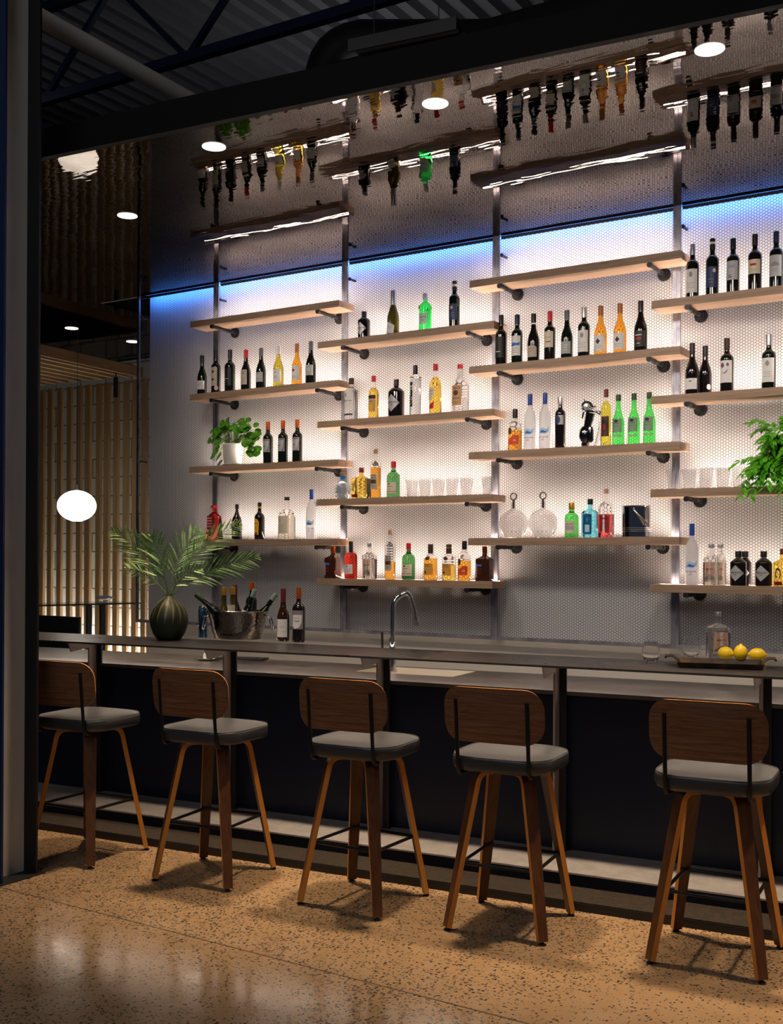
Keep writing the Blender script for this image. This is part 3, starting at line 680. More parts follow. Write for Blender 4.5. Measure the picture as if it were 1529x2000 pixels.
def text2d(s, size, bold=False):
    cu = bpy.data.curves.new('t', 'FONT'); cu.body = s; cu.size = size; cu.align_x = 'CENTER'; cu.align_y = 'CENTER'; cu.resolution_u = 1
    if bold: cu.offset = size * .02
    o = bpy.data.objects.new('t', cu); COL.objects.link(o); bpy.context.view_layer.update()
    me = bpy.data.meshes.new_from_object(o.evaluated_get(bpy.context.evaluated_depsgraph_get()))
    V = [(v.co.x, v.co.y) for v in me.vertices]; F = [tuple(p.vertices) for p in me.polygons]
    bpy.data.objects.remove(o); bpy.data.curves.remove(cu); bpy.data.meshes.remove(me)
    return V, F
def surf(R, dy, flatf):   # returns f(u, v, off) on the bottle front
    if flatf: return lambda u, v, off: (u, -dy - off, v)
    return lambda u, v, off: ((R + off) * math.sin(u / R), -(R + off) * math.cos(u / R), v)
def patch(f, outline, off, m, name, parent, nu=14):
    """outline: 'rect' (u0,u1,v0,v1), 'diamond', 'disc', 'poly'"""
    bm = B(); kind = outline[0]
    if kind == 'rect':
        _, u0, u1, v0, v1 = outline; cols = [[bm.verts.new(f(u0 + (u1 - u0) * i / nu, v, off)) for v in (v0, v1)] for i in range(nu + 1)]
        for a, b in zip(cols, cols[1:]): bm.faces.new((a[0], b[0], b[1], a[1]))
    elif kind == 'diamond':
        _, uc, vc, hu, hv = outline; prev = None
        for i in range(nu + 1):
            t = -1 + 2 * i / nu; h = hv * (1 - abs(t)) + 1e-4; c = [bm.verts.new(f(uc + hu * t, vc + s * h, off)) for s in (-1, 1)]
            if prev: bm.faces.new((prev[0], c[0], c[1], prev[1]))
            prev = c
    elif kind == 'disc':
        _, uc, vc, hu, hv = outline; prev = None
        for i in range(nu + 1):
            t = -math.cos(PI * i / nu); h = hv * math.sin(PI * i / nu) + 1e-5; c = [bm.verts.new(f(uc + hu * t, vc + s * h, off)) for s in (-1, 1)]
            if prev: bm.faces.new((prev[0], c[0], c[1], prev[1]))
            prev = c
    elif kind == 'poly':
        P = outline[1]; us = [p[0] for p in P]; ua, ub = min(us), max(us)
        if ub - ua < .012: bm.faces.new([bm.verts.new(f(u, v, off)) for u, v in P])
        else:
            prev = None
            for i in range(nu + 1):
                u = ua + (ub - ua) * (i + (.02 if i == 0 else -.02 if i == nu else 0)) / nu; vs_ = []
                for (a, b), (c, d) in zip(P, P[1:] + P[:1]):
                    if (a - u) * (c - u) <= 0 and a != c: vs_.append(b + (d - b) * (u - a) / (c - a))
                if len(vs_) < 2: prev = None; continue
                col = [bm.verts.new(f(u, w, off)) for w in (min(vs_), max(vs_))]
                if prev: bm.faces.new((prev[0], col[0], col[1], prev[1]))
                prev = col
    return fin(name, bm, m, parent, recalc=False)
def lettering(f, s, uc, vc, size, m, parent, rot=False, off=.0009):
    V, F = text2d(s, size, True)
    bm = B(); vs = []
    for x, y in V:
        if rot: x, y = y, -x
        vs.append(bm.verts.new(f(uc + x, vc + y, off)))
    for q in F:
        try: bm.faces.new([vs[i] for i in q])
        except ValueError: pass
    return fin('lettering', bm, m, parent, recalc=False)
KIND = {
 'bordeaux': [(0, .90), (.012, 1), (.60, 1), (.635, .97), (.665, .87), (.69, .68), (.71, .50), (.735, 'n1.12'), (.76, 'n'), (.965, 'n'), (.97, 'n1.15'), (.99, 'n1.15'), (1, 'n1.0')],
 'burgundy': [(0, .90), (.012, 1), (.40, 1), (.46, .97), (.52, .88), (.58, .73), (.64, .56), (.69, .45), (.74, 'n1.12'), (.78, 'n'), (.965, 'n'), (.97, 'n1.15'), (.99, 'n1.15'), (1, 'n1.0')],
 'champagne': [(0, .92), (.012, 1), (.34, 1), (.42, .96), (.50, .82), (.58, .62), (.66, .45), (.74, 'n1.2'), (.80, 'n'), (.93, 'n'), (.94, 'n1.3'), (.99, 'n1.3'), (1, 'n1')],
 'vodka': [(0, .93), (.012, 1), (.58, 1), (.63, .95), (.68, .80), (.72, .58), (.75, 'n1.15'), (.79, 'n'), (.99, 'n'), (1, 'n.9')],
 'apoth': [(0, .93), (.015, 1), (.655, 1), (.68, .97), (.77, .55), (.80, 'n'), (.99, 'n'), (1, 'n.9')],
 'tankard': [(0, .93), (.015, 1), (.58, 1), (.59, 1.06), (.64, 1.08), (.72, .80), (.76, 'n1.2'), (.80, 'n'), (.99, 'n'), (1, 'n.9')],
 'whisky': [(0, .94), (.015, 1), (.56, 1), (.62, .96), (.67, .80), (.70, .55), (.73, 'n1.15'), (.77, 'n'), (.99, 'n'), (1, 'n.9')],
 'tall': [(0, .94), (.012, 1), (.66, 1), (.70, .96), (.735, .80), (.76, .5), (.79, 'n'), (.99, 'n'), (1, 'n.9')],
 'cyl': [(0, .94), (.012, 1), (.70, 1), (.705, 1.08), (.76, 1.08), (.765, .9), (.78, .6), (.80, 'n'), (.99, 'n'), (1, 'n.9')],
 'ball': [(0, .55), (.02, .66), (.12, .88), (.25, .985), (.36, 1), (.46, .96), (.57, .80), (.65, .55), (.69, 'n1.1'), (.74, 'n'), (.99, 'n'), (1, 'n.9')],
 'jug': [(0, .92), (.015, 1), (.50, 1), (.56, .97), (.63, .80), (.68, .50), (.72, 'n1.15'), (.78, 'n'), (.99, 'n'), (1, 'n.9')],
 'taper': [(0, 1), (.02, 1.02), (.60, .82), (.68, .76), (.76, .48), (.79, 'n1.1'), (.84, 'n'), (.99, 'n'), (1, 'n.9')],
 'cream': [(0, .90), (.012, 1), (.50, .98), (.60, .86), (.67, .60), (.74, .40), (.80, 'n'), (.99, 'n'), (1, 'n.9')],
}
L_DKR = flat('label_dark_red', (.28, .012, .012), .5); L_LGRN2 = flat('label_mint', (.55, .75, .60), .5); L_LGRN3 = flat('label_pale_green', (.35, .55, .30), .5); L_BROWN = flat('label_brown', (.10, .04, .02), .5); L_TAN2 = flat('label_orange_tan', (.75, .36, .06), .5); L_RED2 = flat('label_bright_red', (.75, .09, .02), .5)
L_BLACK2 = flat('label_soft_black', (.03, .03, .032), .5); L_SILV2 = flat('label_grey_white', (.52, .52, .54), .5); L_BLUE3 = flat('label_pale_blue', (.32, .38, .55), .5); L_BLUE2 = flat('label_script_blue', (.10, .22, .35), .5)
C_BLUE2 = flat('collar_blue', (.02, .16, .42), .35); C_DBROWN = flat('cap_dark_brown', (.03, .014, .016), .4); C_CORKD = flat('stopper_dark', (.09, .06, .05), .6)
G_OLIVE2 = mat('olive_champagne_glass', (.10, .085, .012), .06, 0, .6, .35, 1.4); G_GREEN3 = gmat('mid_green_glass', (.10, .55, .10)); DKGR = mat('dark_green_glass', (.007, .014, .006), .06, 0, .6, coat=.3); BKG2 = mat('brown_red_wine', (.035, .012, .006), .06, 0, .6, coat=.3)
BRASSD = mat('dark_brass', (.18, .12, .07), .35, .8); GUN = mat('gunmetal_chrome', (.22, .22, .23), .12, 1); POT2 = mat('terracotta_saucer', (.70, .62, .55), .5)
KIND['taperless'] = [(0, .97), (.02, 1), (.60, 1), (.64, .96), (.70, .50), (.73, 'n1.1'), (.77, 'n'), (.99, 'n'), (1, 'n.9')]
KIND['taperless2'] = [(0, .97), (.02, 1), (.63, 1), (.655, .96), (.70, .62), (.73, 'n1.2'), (.75, 'n'), (.99, 'n'), (1, 'n.9')]
KIND['apoth2'] = [(0, .95), (.015, 1), (.60, 1), (.65, .96), (.70, .72), (.73, 'n1.15'), (.76, 'n'), (.99, 'n'), (1, 'n.9')]
HSHOE = [('rect', L_DKR, (-.80, .10, .03, .13)), ] + [('poly', I_DARK, [(-.35 + .33 * math.cos(a), .33 + .165 * math.sin(a)), (-.35 + .33 * math.cos(b), .33 + .165 * math.sin(b)), (-.35 + .20 * math.cos(b), .33 + .10 * math.sin(b)), (-.35 + .20 * math.cos(a), .33 + .10 * math.sin(a))], .0009) for a, b in [(-1.0 + 5.14 * i / 12 + .0, -1.0 + 5.14 * (i + 1) / 12) for i in range(12)]]
def bottle_profile(kind, R, H, nr):
    out = []
    for z, r in KIND[kind]:
        rr = (nr * float(r[1:] or 1)) if isinstance(r, str) else r * R
        out.append((rr, z * H))
    return out
def bottle(name, loc, R, H, kind, glass, cap, label, cat='bottle', group=None, nr=.0145, capz=.80, capr=1.12, deco=None, sq=0.0, sy=1.0, fill=None, parent=None, tilt=None, rz=0.0, gap=None):
    t = empty(name, loc, label, cat, group, rz=rz)
    if tilt: t.rotation_euler = tilt
    prof = bottle_profile(kind, R, H, nr)
    if fill:   # split ring so the empty part gets the thin glass
        out = []
        for a, b in zip(prof, prof[1:]):
            out.append(a)
            if a[1] < fill * H < b[1]: k = (fill * H - a[1]) / (b[1] - a[1]); out.append((a[0] + (b[0] - a[0]) * k, fill * H))
        out.append(prof[-1]); prof = out
    zcap = capz * H
    # glass ends just inside the cap
    gp = [p for p in prof if p[1] <= zcap + .004]
    if gp[-1][1] < zcap: gp.append((prof[-1][0] * .95 if prof[-1][0] < nr else nr, zcap))
    sql = None
    if sq: sql = [sq if p[0] > R * .6 and p[1] < H * .75 else (sq * .5 if p[0] > nr * 1.3 else 0) for p in gp]
    bm = B()
    mf = (lambda a, b: 1 if (a[1] + b[1]) / 2 > fill * H else 0) if fill else None
    lathe(bm, gp, 28, sq=sql, sy=sy, matfn=mf); fin('glass_body', bm, [glass] + ([G_THIN] if fill else []), t, True, angle=35)
    bm = B(); cr = nr * capr
    cp = [(cr, zcap + .0005), (cr, H * .985), (cr * .92, H)]
    if gap == 'cork': cp = [(nr * .8, zcap), (nr * 1.1, zcap + .003), (nr * 1.35, zcap + .010), (nr * 1.25, H - .004), (nr * .8, H)]
    lathe(bm, cp, 20); fin('cork' if gap == 'cork' else ('capsule' if kind in ('bordeaux', 'burgundy', 'champagne') else 'cap'), bm, cap, t, True)
    f = surf(R, R * sy * (.985 if sq else 1), sq > .5)
    lab = None
    for d in (deco or []):
        k = d[0]
        if k in ('rect', 'diamond', 'disc', 'poly'):
            # (kind, material, u.., in fractions: u of R, v of H, name, off)
            m = d[1]; off = d[3] if len(d) > 3 else .0005
            if k == 'rect': u0, u1, v0, v1 = d[2]; o = ('rect', u0 * R, u1 * R, v0 * H, v1 * H)
            elif k == 'poly': o = ('poly', [(a * R, b * H) for a, b in d[2]])
            else: uc, vc, hu, hv = d[2]; o = (k, uc * R, vc * H, hu * R, hv * H)
            nm = 'paper_label' if lab is None else 'printed_mark'
            q = patch(f, o, off, m, nm, lab or t)
            if lab is None: lab = q
        elif k == 'text': _, s, m, uc, vc, size, *rot = d; lettering(f, s, uc * R, vc * H, size, m, lab or t, bool(rot and rot[0]))
        elif k == 'ring':
            bm = B(); _, m, z0, z1, rr, nm = d; lathe(bm, [(rr, z0 * H), (rr, z1 * H)], 20, cap=True); fin(nm, bm, m, t, True)
    return t
def lines(v, m=I_GREY, n=3, w=.5, dv=.022, uc=-.0):
    return [('rect', m, (uc - w * (1 - .25 * (i % 2)), uc + w * (1 - .25 * (i % 2)), v - i * dv, v - i * dv + .007), .0009) for i in range(n)]
def LB(m, v0, v1, a=1.15, extra=()): return [('rect', m, (-a, a, v0, v1))] + list(extra)
YB = -.122
def put(col, row, X, R, H, kind, glass, cap, label, name='wine_bottle', cat='wine bottle', group=None, y=YB, **k):
    z = (ZA if col in (1, 3) else ZBb)[row - 1]
    return bottle(name, (X, y, z + .0003), R, H, kind, glass, cap, label, cat, group, **k)
EMB = lambda v, m=I_DARK, h=.03: [('disc', m, (0, v, .28, h), .0009)]
g = 'wine bottles on the second shelf of the left column'
put(1, 2, -.039, .038, .307, 'burgundy', DKG, C_BLACK, 'black wine bottle with a low white label, first in the row of eight', group=g, deco=LB(L_WHITE, .13, .35, extra=lines(.27)))
put(1, 2, .101, .037, .332, 'bordeaux', DKG, C_BLACK, 'tall black wine bottle with a long grey label and a round medallion', group=g, deco=LB(L_BEIGE, .17, .60, .95, EMB(.50) + EMB(.32) + [('disc', L_PINK, (.75, .12, .38, .055), .0012)]))
put(1, 2, .241, .040, .324, 'bordeaux', DKG, C_BLACK, 'thick all black wine bottle with small white print', group=g, deco=LB(L_BLACK, .15, .55, .95, [('rect', I_WHITE, (-.5, .35, .30, .312), .0009)]))
put(1, 2, .398, .038, .309, 'burgundy', BKG, C_RED, 'wine bottle with bright red capsule and tall beige label, left column', group=g, capz=.80, deco=LB(L_BEIGE, .14, .50, .85, EMB(.42, I_GREY) + lines(.3)))
put(1, 2, .543, .038, .308, 'burgundy', DKG, C_GREY, 'dark wine bottle with grey capsule between the red capped and the olive bottle', group=g, deco=LB(L_GREY, .17, .40, 1.0, lines(.33, I_WHITE)))
put(1, 2, .706, .039, .310, 'burgundy', G_OLIVE, C_WHITE, 'olive green white wine bottle with white capsule and white label', group=g, deco=LB(L_WHITE, .12, .42, 1.15, lines(.26) + EMB(.35, I_GREY, .012)))
put(1, 2, .877, .038, .309, 'burgundy', G_AMBW, C_AMB, 'amber white wine bottle with tan capsule, left column', group=g, deco=LB(L_WHITE, .12, .46, 1.1, [('poly', I_RED, [(-.45, .36), (-.1, .31), (.25, .36), (-.1, .40)], .0009)] + lines(.22)))
put(1, 2, 1.003, .038, .312, 'burgundy', DKG, C_GREY, 'dark wine bottle with grey capsule, last in the row of eight', group=g, deco=LB(L_GREY, .20, .44, 1.1, lines(.36, I_WHITE)))
g = 'orange capped wines beside the round leaved plant'
for X, lb in ((.613, 'orange capped dark wine bottle nearest the round leaved plant'), (.753, 'middle one of three orange capped wine bottles'), (.885, 'orange capped dark wine bottle farthest from the round leaved plant')):
    put(1, 3, X, .037, .314, 'bordeaux', DKG, C_ORANGE, lb, group=g, deco=LB(L_MAUVE, .27, .58, 1.0, [('poly', L_SILV, [(-.8, .30), (.15, .27), (.6, .36), (.75, .53), (-.8, .53)], .0008), ('rect', I_DARK, (-.6, .1, .40, .415), .0011)]))
g = 'liqueur bottles on the lowest left shelf'
put(1, 4, .093, .050, .263, 'taper', G_RED, C_RED, 'red tapered liqueur bottle with zigzag pattern label', 'liqueur_bottle', 'liqueur bottle', g, nr=.018, capz=.92, capr=1.5, sq=.75,
    deco=[('rect', L_DKR, (-.62, .42, .18, .70))] + [('poly', L_PINK, [(-.55, z), (-.42, z + .02), (-.29, z), (-.16, z + .02), (-.03, z), (.10, z + .02), (.23, z), (.36, z + .02), (.36, z + .045), (.23, z + .025), (.10, z + .045), (-.03, z + .025), (-.16, z + .045), (-.29, z + .025), (-.42, z + .045), (-.55, z + .025)], .0009) for z in (.60, .52, .44, .36)] + [('rect', L_PINK, (-.62, .42, .22, .29), .0008)])
put(1, 4, .317, .039, .267, 'cream', BKG, C_BLACK, 'dark brown cream liqueur bottle with a script label', 'liqueur_bottle', 'liqueur bottle', g, nr=.012, capz=.86,
    deco=[('poly', L_BEIGE, [(-.85, .40), (-.3, .36), (.35, .42), (.45, .50), (-.8, .50)]), ('poly', L_RED, [(-.85, .48), (.45, .44), (.55, .50), (-.85, .54)], .0009), ('text', 'BAILEYS', I_WHITE, -.2, .47, .012), ('disc', L_CREAM, (.1, .18, .28, .042), .0009)])
put(1, 4, .536, .039, .276, 'whisky', BKG, C_BLACK, 'coffee liqueur bottle with yellow label and gold collar', 'liqueur_bottle', 'liqueur bottle', g, nr=.0135, capz=.90, capr=1.1,
    deco=[('poly', L_YEL, [(-.9, .14), (.45, .12), (.55, .45), (.3, .53), (-.2, .57), (-.9, .50)]), ('text', 'Kahlúa', I_RED, -.2, .43, .018), ('rect', I_RED, (-.6, .25, .13, .19), .0009)] + lines(.33, I_DARK, 3, .4, .03, -.15) + [('ring', C_GOLD, .84, .89, .0155, 'collar')])
put(1, 4, .792, .063, .310, 'jug', G_PALE, C_BLACK, 'squat clear spirit bottle with cream label and black cap', 'spirit_bottle', 'spirit bottle', g, nr=.0175, capz=.92, fill=.6, deco=LB(L_CREAM, .13, .55, .8, [('rect', I_GREY, (-.42, -.36, .40, .50), .0009), ('rect', I_GREY, (-.24, -.18, .40, .50), .0009), ('rect', I_GREY, (-.42, -.18, .445, .46), .0009)] + lines(.33, I_GREY, 5, .5, .035, -.2)))
def goose(col, row, X, lb, g):
    return put(col, row, X, .037, .360, 'vodka', G_FROST, C_BLUE, lb, 'vodka_bottle', 'vodka bottle', g, nr=.0135, capz=.80, deco=[('poly', L_LBLUE, [(-1.0, .32), (-.5, .37), (0, .38), (.7, .35), (1.1, .40), (1.1, .31), (.4, .27), (-.4, .28), (-1.0, .25)]), ('poly', I_BLUE, [(-.6, .30), (-.1, .34), (.6, .31), (.9, .35), (.6, .29), (0, .29)], .0009), ('text', 'GREY GOOSE', I_BLUE, -.05, .215, .0125), ('text', 'VODKA', I_BLUE, -.05, .165, .007), ('disc', I_RED, (.12, .19, .08, .006), .0009)])
goose(1, 4, 1.016, 'frosted blue capped vodka bottle at the end of the lowest left shelf', g)
def hend(col, row, X, lb, g, R=.046, H=.198, y=YB, big=False):
    s = H / .198
    return put(col, row, X, R, H, 'apoth', BKG, C_BLACK, lb, 'gin_bottle', 'gin bottle', g, y=y, nr=.0165, capz=.82, capr=1.12, deco=[('diamond', L_SILV, (-.12, .36, 1.05, .23)), ('text', "HENDRICK'S", I_DARK, -.12, .375, .0135 * s), ('text', 'GIN', I_DARK, -.12, .315, .009 * s)])
g = 'bottles on the top shelf of the second column'
hend(2, 1, 1.464, 'small black gin bottle with diamond label beside the champagne', g, .044, .192)
put(2, 1, 1.706, .043, .308, 'champagne', G_OLIVE2, C_SILVER, 'olive champagne bottle with blue silver foil neck', 'champagne_bottle', 'champagne bottle', g, capz=.68, capr=1.35, deco=[('poly', L_WHITE, [(-.9, .05), (.6, .02), (.75, .20), (.2, .24), (-.3, .29), (-.9, .26)])] + lines(.17, I_BLUE, 2, .4, .03, -.1) )
put(2, 1, 1.963, .043, .258, 'tankard', G_GREEN, C_SILVER, 'bright green gin bottle with silver cap and red seal', 'gin_bottle', 'gin bottle', g, nr=.016, capz=.83, deco=LB(L_LGRN2, .18, .46, .85, [('text', 'Tanqueray', I_DARK, -.05, .36, .014), ('disc', L_DKR, (-.62, .62, .30, .055), .004)] + lines(.29, I_DARK, 2, .5, .03)))
put(2, 1, 2.188, .037, .313, 'bordeaux', DKG, C_BLACK, 'black wine bottle with navy label beside the green gin', group=g, deco=LB(L_BLUE, .16, .50, 1.0, [('disc', I_GOLD, (-.1, .42, .3, .035), .0009)] + lines(.3, I_GREY, 3, .5, .035)) + [('ring', L_CREAM, .88, .93, .0168, 'collar')])
g = 'spirit bottles on the second shelf of the second column'
put(2, 2, 1.359, .048, .300, 'tall', G_CLEAR, C_BROWN, 'clear vodka bottle with white label and black band', 'vodka_bottle', 'vodka bottle', g, nr=.017, capz=.85, fill=.9, deco=LB(L_WHITE, .26, .66, .9, [('text', 'Ketel One', I_DARK, .02, .455, .014), ('rect', I_GREY, (-.55, -.2, .55, .64), .0009), ('rect', I_RED, (-.75, -.5, .43, .49), .0009)]) + [('rect', L_BLACK, (-.95, .8, .11, .15), .0009)])
put(2, 2, 1.548, .036, .301, 'whisky', G_GOLD, C_RED, 'slim golden whisky bottle with red cap and tan label', 'whisky_bottle', 'whisky bottle', g, nr=.0145, capz=.86, fill=.72, deco=LB(L_TAN, .16, .54, .9, [('rect', L_BLACK, (-.9, .9, .46, .54), .0009), ('text', 'Dewar', I_DARK, -.05, .40, .012), ('disc', L_YEL, (-.1, .26, .5, .07), .0009)]))
hend(2, 2, 1.735, 'large black gin bottle with diamond label beside the upright lettered vodka', g, .057, .260)
put(2, 2, 1.887, .038, .344, 'cyl', G_CLEAR, C_BLACK, 'tall clear vodka bottle with a vertical black name strip', 'vodka_bottle', 'vodka bottle', g, nr=.0145, capz=.82, deco=[('rect', L_BLACK, (-.62, .02, .17, .66)), ('text', 'BELLION', I_WHITE, -.30, .41, .035, 'down')] + [('rect', I_GREY, (-.5, .0, .12, .135), .0009)])
put(2, 2, 2.046, .041, .339, 'whisky', G_GOLD, C_RED, 'golden whiskey bottle with red cap and cream crest label', 'whiskey_bottle', 'whiskey bottle', g, nr=.0145, capz=.87, fill=.75, deco=[('poly', L_CREAM, [(-.95, .30), (-.4, .26), (.35, .40), (.3, .53), (-.95, .53)]), ('poly', L_RED, [(-.95, .10), (.2, .10), (.25, .24), (-.2, .22), (-.95, .14)], .0009), ('text', "Jewel's", I_RED, -.35, .46, .014)] + lines(.40, I_RED, 2, .3, .03, -.4))
put(2, 2, 2.235, .058, .320, 'jug', G_CLEAR, C_RED, 'wide clear vodka bottle with tan label and red cap', 'vodka_bottle', 'vodka bottle', g, nr=.0165, capz=.91, fill=.30, deco=LB(L_TAN, .13, .55, .62, [('text', "Tito's", I_DARK, -.05, .49, .026), ('disc', L_BROWN, (-.05, .39, .32, .055), .0009), ('text', 'Handmade', I_DARK, -.05, .28, .014)] + lines(.2, I_DARK, 2, .35, .03, -.05)))
g = 'spirit bottles beside the row of tumblers'
put(2, 3, 1.289, .058, .191, 'ball', G_ICE, C_CORK, 'round pale blue tequila bottle with blue collar', 'tequila_bottle', 'tequila bottle', g, nr=.0165, capz=.90, gap='cork', deco=[('poly', L_BLUE2, [(-.45, .36), (.25, .33), (.35, .37), (-.35, .40)]), ('rect', I_DARK, (-.5, .1, .24, .27), .0009)] + [('ring', C_BLUE2, .72, .88, .0178, 'collar')])
put(2, 3, 1.449, .056, .217, 'taperless', G_GOLD, C_DRED, 'square golden tequila bottle with horseshoe mark beside the cork topped bourbon', 'tequila_bottle', 'tequila bottle', g, nr=.0165, capz=.84, sq=.9, deco=HSHOE)
def highw(col, row, X, lb, g, glass, fill):
    return put(col, row, X, .036, .345, 'tall', glass, C_CORK, lb, 'bourbon_bottle', 'bourbon bottle', g, nr=.0125, capz=.90, gap='cork', fill=fill, deco=LB(L_BEIGE, .17, .48, .78, [('text', 'HIGH', I_DARK, -.05, .455, .018), ('text', 'WEST', I_DARK, -.05, .40, .018), ('rect', L_BROWN, (-.65, .6, .29, .37), .0009)] + lines(.25, I_DARK, 2, .5, .03)))
highw(2, 3, 1.569, 'orange bourbon bottle with round cork standing beside the square golden tequila', g, G_AMBER, .62)
def redb(col, row, X, lb, g):
    return put(col, row, X, .046, .250, 'whisky', G_DKGREEN, C_RED, lb, 'whiskey_bottle', 'whiskey bottle', g, nr=.0155, capz=.82, deco=LB(L_CREAM, .11, .42, 1.0, [('rect', I_RED, (-1.0, 1.0, .155, .17), .0009), ('poly', I_DARK, [(-.45, .36), (-.1, .35), (.1, .38), (-.2, .39)], .0009), ('text', 'REDBREAST', I_DARK, -.05, .30, .009), ('text', '12', I_DARK, -.05, .22, .012)]))
redb(2, 3, 1.715, 'dark green whiskey bottle with cream label beside the tumblers', g)
g = 'bottles on the shelf above the tap'
def coint(X, lb):
    return put(2, 4, X, .048, .227, 'taperless', G_BROWN, C_ORANGE, lb, 'liqueur_bottle', 'liqueur bottle', g, nr=.015, capz=.80, sq=.8, deco=[('rect', L_MAUVE, (-.85, .1, .10, .50)), ('rect', I_BLUE, (-.8, .05, .42, .48), .0009)] + lines(.35, I_RED, 4, .35, .05, -.37))
coint(1.208, 'square brown orange liqueur bottle at the left end above the tap')
put(2, 4, 1.363, .047, .264, 'whisky', G_RED, C_BLACK, 'red cognac bottle with black cap and white label', 'cognac_bottle', 'cognac bottle', g, nr=.013, capz=.70, capr=1.15, deco=LB(L_WHITE, .13, .38, .85, [('disc', I_GREY, (-.1, .33, .15, .03), .0009), ('text', 'COURVOISIER', I_RED, -.05, .25, .008)] + lines(.2, I_RED, 2, .5, .03)))
def mij(loc, R, H, lb, g, rz=0.0):
    t = bottle('tequila_bottle', loc, R, H, 'taperless2', G_PALE, C_SILVER, lb, 'tequila bottle', g, nr=.0155, capz=.90, sq=.35, fill=.55, rz=rz, deco=LB(L_PINK, .08, .56, .72, [('text', 'MIJENTA', I_DARK, .0, .385, .0125), ('text', 'TEQUILA', I_GREY, .0, .335, .0055), ('poly', I_GREY, [(-.68, .17), (-.3, .22), (0, .28), (.3, .23), (.68, .20), (.68, .13), (-.68, .13)], .0009), ('disc', I_GREY, (0, .46, .07, .02), .0009)]))
    return t
mij((1.520, YB, ZBb[3] + .0003), .044, .252, 'pale square shouldered tequila bottle standing above the tap', g)
highw(2, 4, 1.691, 'part empty bourbon bottle with round cork, tallest above the tap', g, G_AMBER, .35)
redb(2, 4, 1.841, 'dark green whiskey bottle with cream label directly above the tap', g)
put(2, 4, 2.014, .047, .242, 'apoth2', G_AMBER, C_BROWN, 'amber whiskey bottle with brown cap, left one of two with monkey coloured labels' if False else 'full amber whiskey bottle with brown cap and orange label', 'whiskey_bottle', 'whiskey bottle', g, nr=.0165, capz=.74, capr=1.1, fill=.60, deco=LB(L_TAN2, .14, .46, .8, [('text', 'MONKEY', I_DARK, -.05, .43, .010), ('text', 'SHOULDER', I_DARK, -.05, .38, .009), ('disc', I_DARK, (-.3, .22, .16, .04), .0009), ('disc', L_BROWN, (0, .60, .35, .05), .0015)]))
put(2, 4, 2.156, .046, .241, 'apoth2', G_GOLD, C_BROWN, 'part empty whiskey bottle with gold banded brown cap', 'whiskey_bottle', 'whiskey bottle', g, nr=.0165, capz=.74, capr=1.1, fill=.42, deco=LB(L_TAN2, .14, .46, .8, [('text', 'MONKEY', I_DARK, -.05, .43, .010), ('text', 'SHOULDER', I_DARK, -.05, .38, .009), ('disc', L_BROWN, (0, .60, .35, .05), .0015), ('disc', I_DARK, (-.3, .22, .16, .04), .0009)]) + [('ring', C_GOLD, .89, .925, .0187, 'band')])
def elij(col, row, X, R, H, lb, g):
    return put(col, row, X, R, H, 'whisky', G_AMBER, C_BLACK, lb, 'bourbon_bottle', 'bourbon bottle', g, nr=.0145, capz=.78, capr=1.15, fill=.5, deco=[('poly', L_RED2, [(-.95, .28), (-.3, .30), (.3, .38), (.95, .36), (.95, .14), (-.95, .14)]), ('disc', L_BROWN, (-.45, .47, .38, .085), .0009), ('text', '10', I_WHITE, .35, .24, .018)])
elij(2, 4, 2.274, .044, .263, 'bourbon bottle with red wave label partly under the shelf end above the tap', g)
coint(2.424, 'square brown orange liqueur bottle at the right end above the tap')
g = 'wine bottles in the row of nine'
def cab(col, row, X, lb, g, H=.313): return put(col, row, X, .038, H, 'bordeaux', DKG, C_SILVER, lb, group=g, deco=LB(L_WHITE, .10, .53, 1.05, EMB(.43, I_GREY, .05) + lines(.27, I_GREY, 3, .6, .04)))
put(3, 2, 2.536, .038, .329, 'bordeaux', BKG, C_BLACK, 'all black wine bottle with black label, first in the row of nine', group=g, deco=LB(L_BLACK, .15, .56, 1.0, [('rect', I_WHITE, (-.6, .3, .26, .272), .0009)]))
put(3, 2, 2.651, .036, .319, 'bordeaux', DKG, C_NAVY, 'wine bottle with navy capsule and white sea picture label', group=g, deco=LB(L_WHITE, .16, .56, 1.05, [('poly', I_BLUE, [(-.9, .40), (-.3, .43), (.4, .41), (.9, .43), (.9, .37), (-.9, .35)], .0009)] + lines(.3, I_GREY, 3, .6, .04)))
put(3, 2, 2.767, .039, .312, 'burgundy', BKG, C_BLACK, 'wine bottle with black and white capsule and low cream label', group=g, deco=[('poly', L_BEIGE, [(-1.0, .10), (.95, .10), (.95, .29), (.6, .33), (-1.0, .33)])] + lines(.27, I_RED, 2, .6, .05) + [('ring', L_WHITE, .78, .81, .0169, 'band')])
put(3, 2, 2.880, .036, .316, 'bordeaux', BKG, C_RED, 'wine bottle with red capsule and cream label in the row of nine', group=g, deco=LB(L_CREAM, .26, .58, 1.0, [('text', 'WINTIN', I_GREY, -.1, .46, .012), ('rect', I_RED, (-.4, .5, .36, .38), .0009)]))
put(3, 2, 2.996, .038, .308, 'burgundy', DKG, C_GREY, 'grey capped wine bottle with grey label beside the large white label', group=g, deco=LB(L_GREY, .10, .35, 1.05, lines(.27, I_WHITE, 3, .5, .05)))
cab(3, 2, 3.110, 'silver capped wine bottle with large white label in the row of nine', g)
for X, lb in ((3.219, 'left one of the two amber wine bottles in the row of nine'), (3.344, 'right one of the two amber wine bottles in the row of nine')):
    put(3, 2, X, .039, .310, 'burgundy', G_AMBW, C_AMB, lb, group=g, deco=LB(L_WHITE, .08, .40, 1.05, [('poly', I_DARK, [(-.5, .28), (-.1, .22), (.3, .28), (.1, .30), (-.1, .34), (-.3, .30)], .0009)] + lines(.18, I_GREY, 2, .5, .04)))
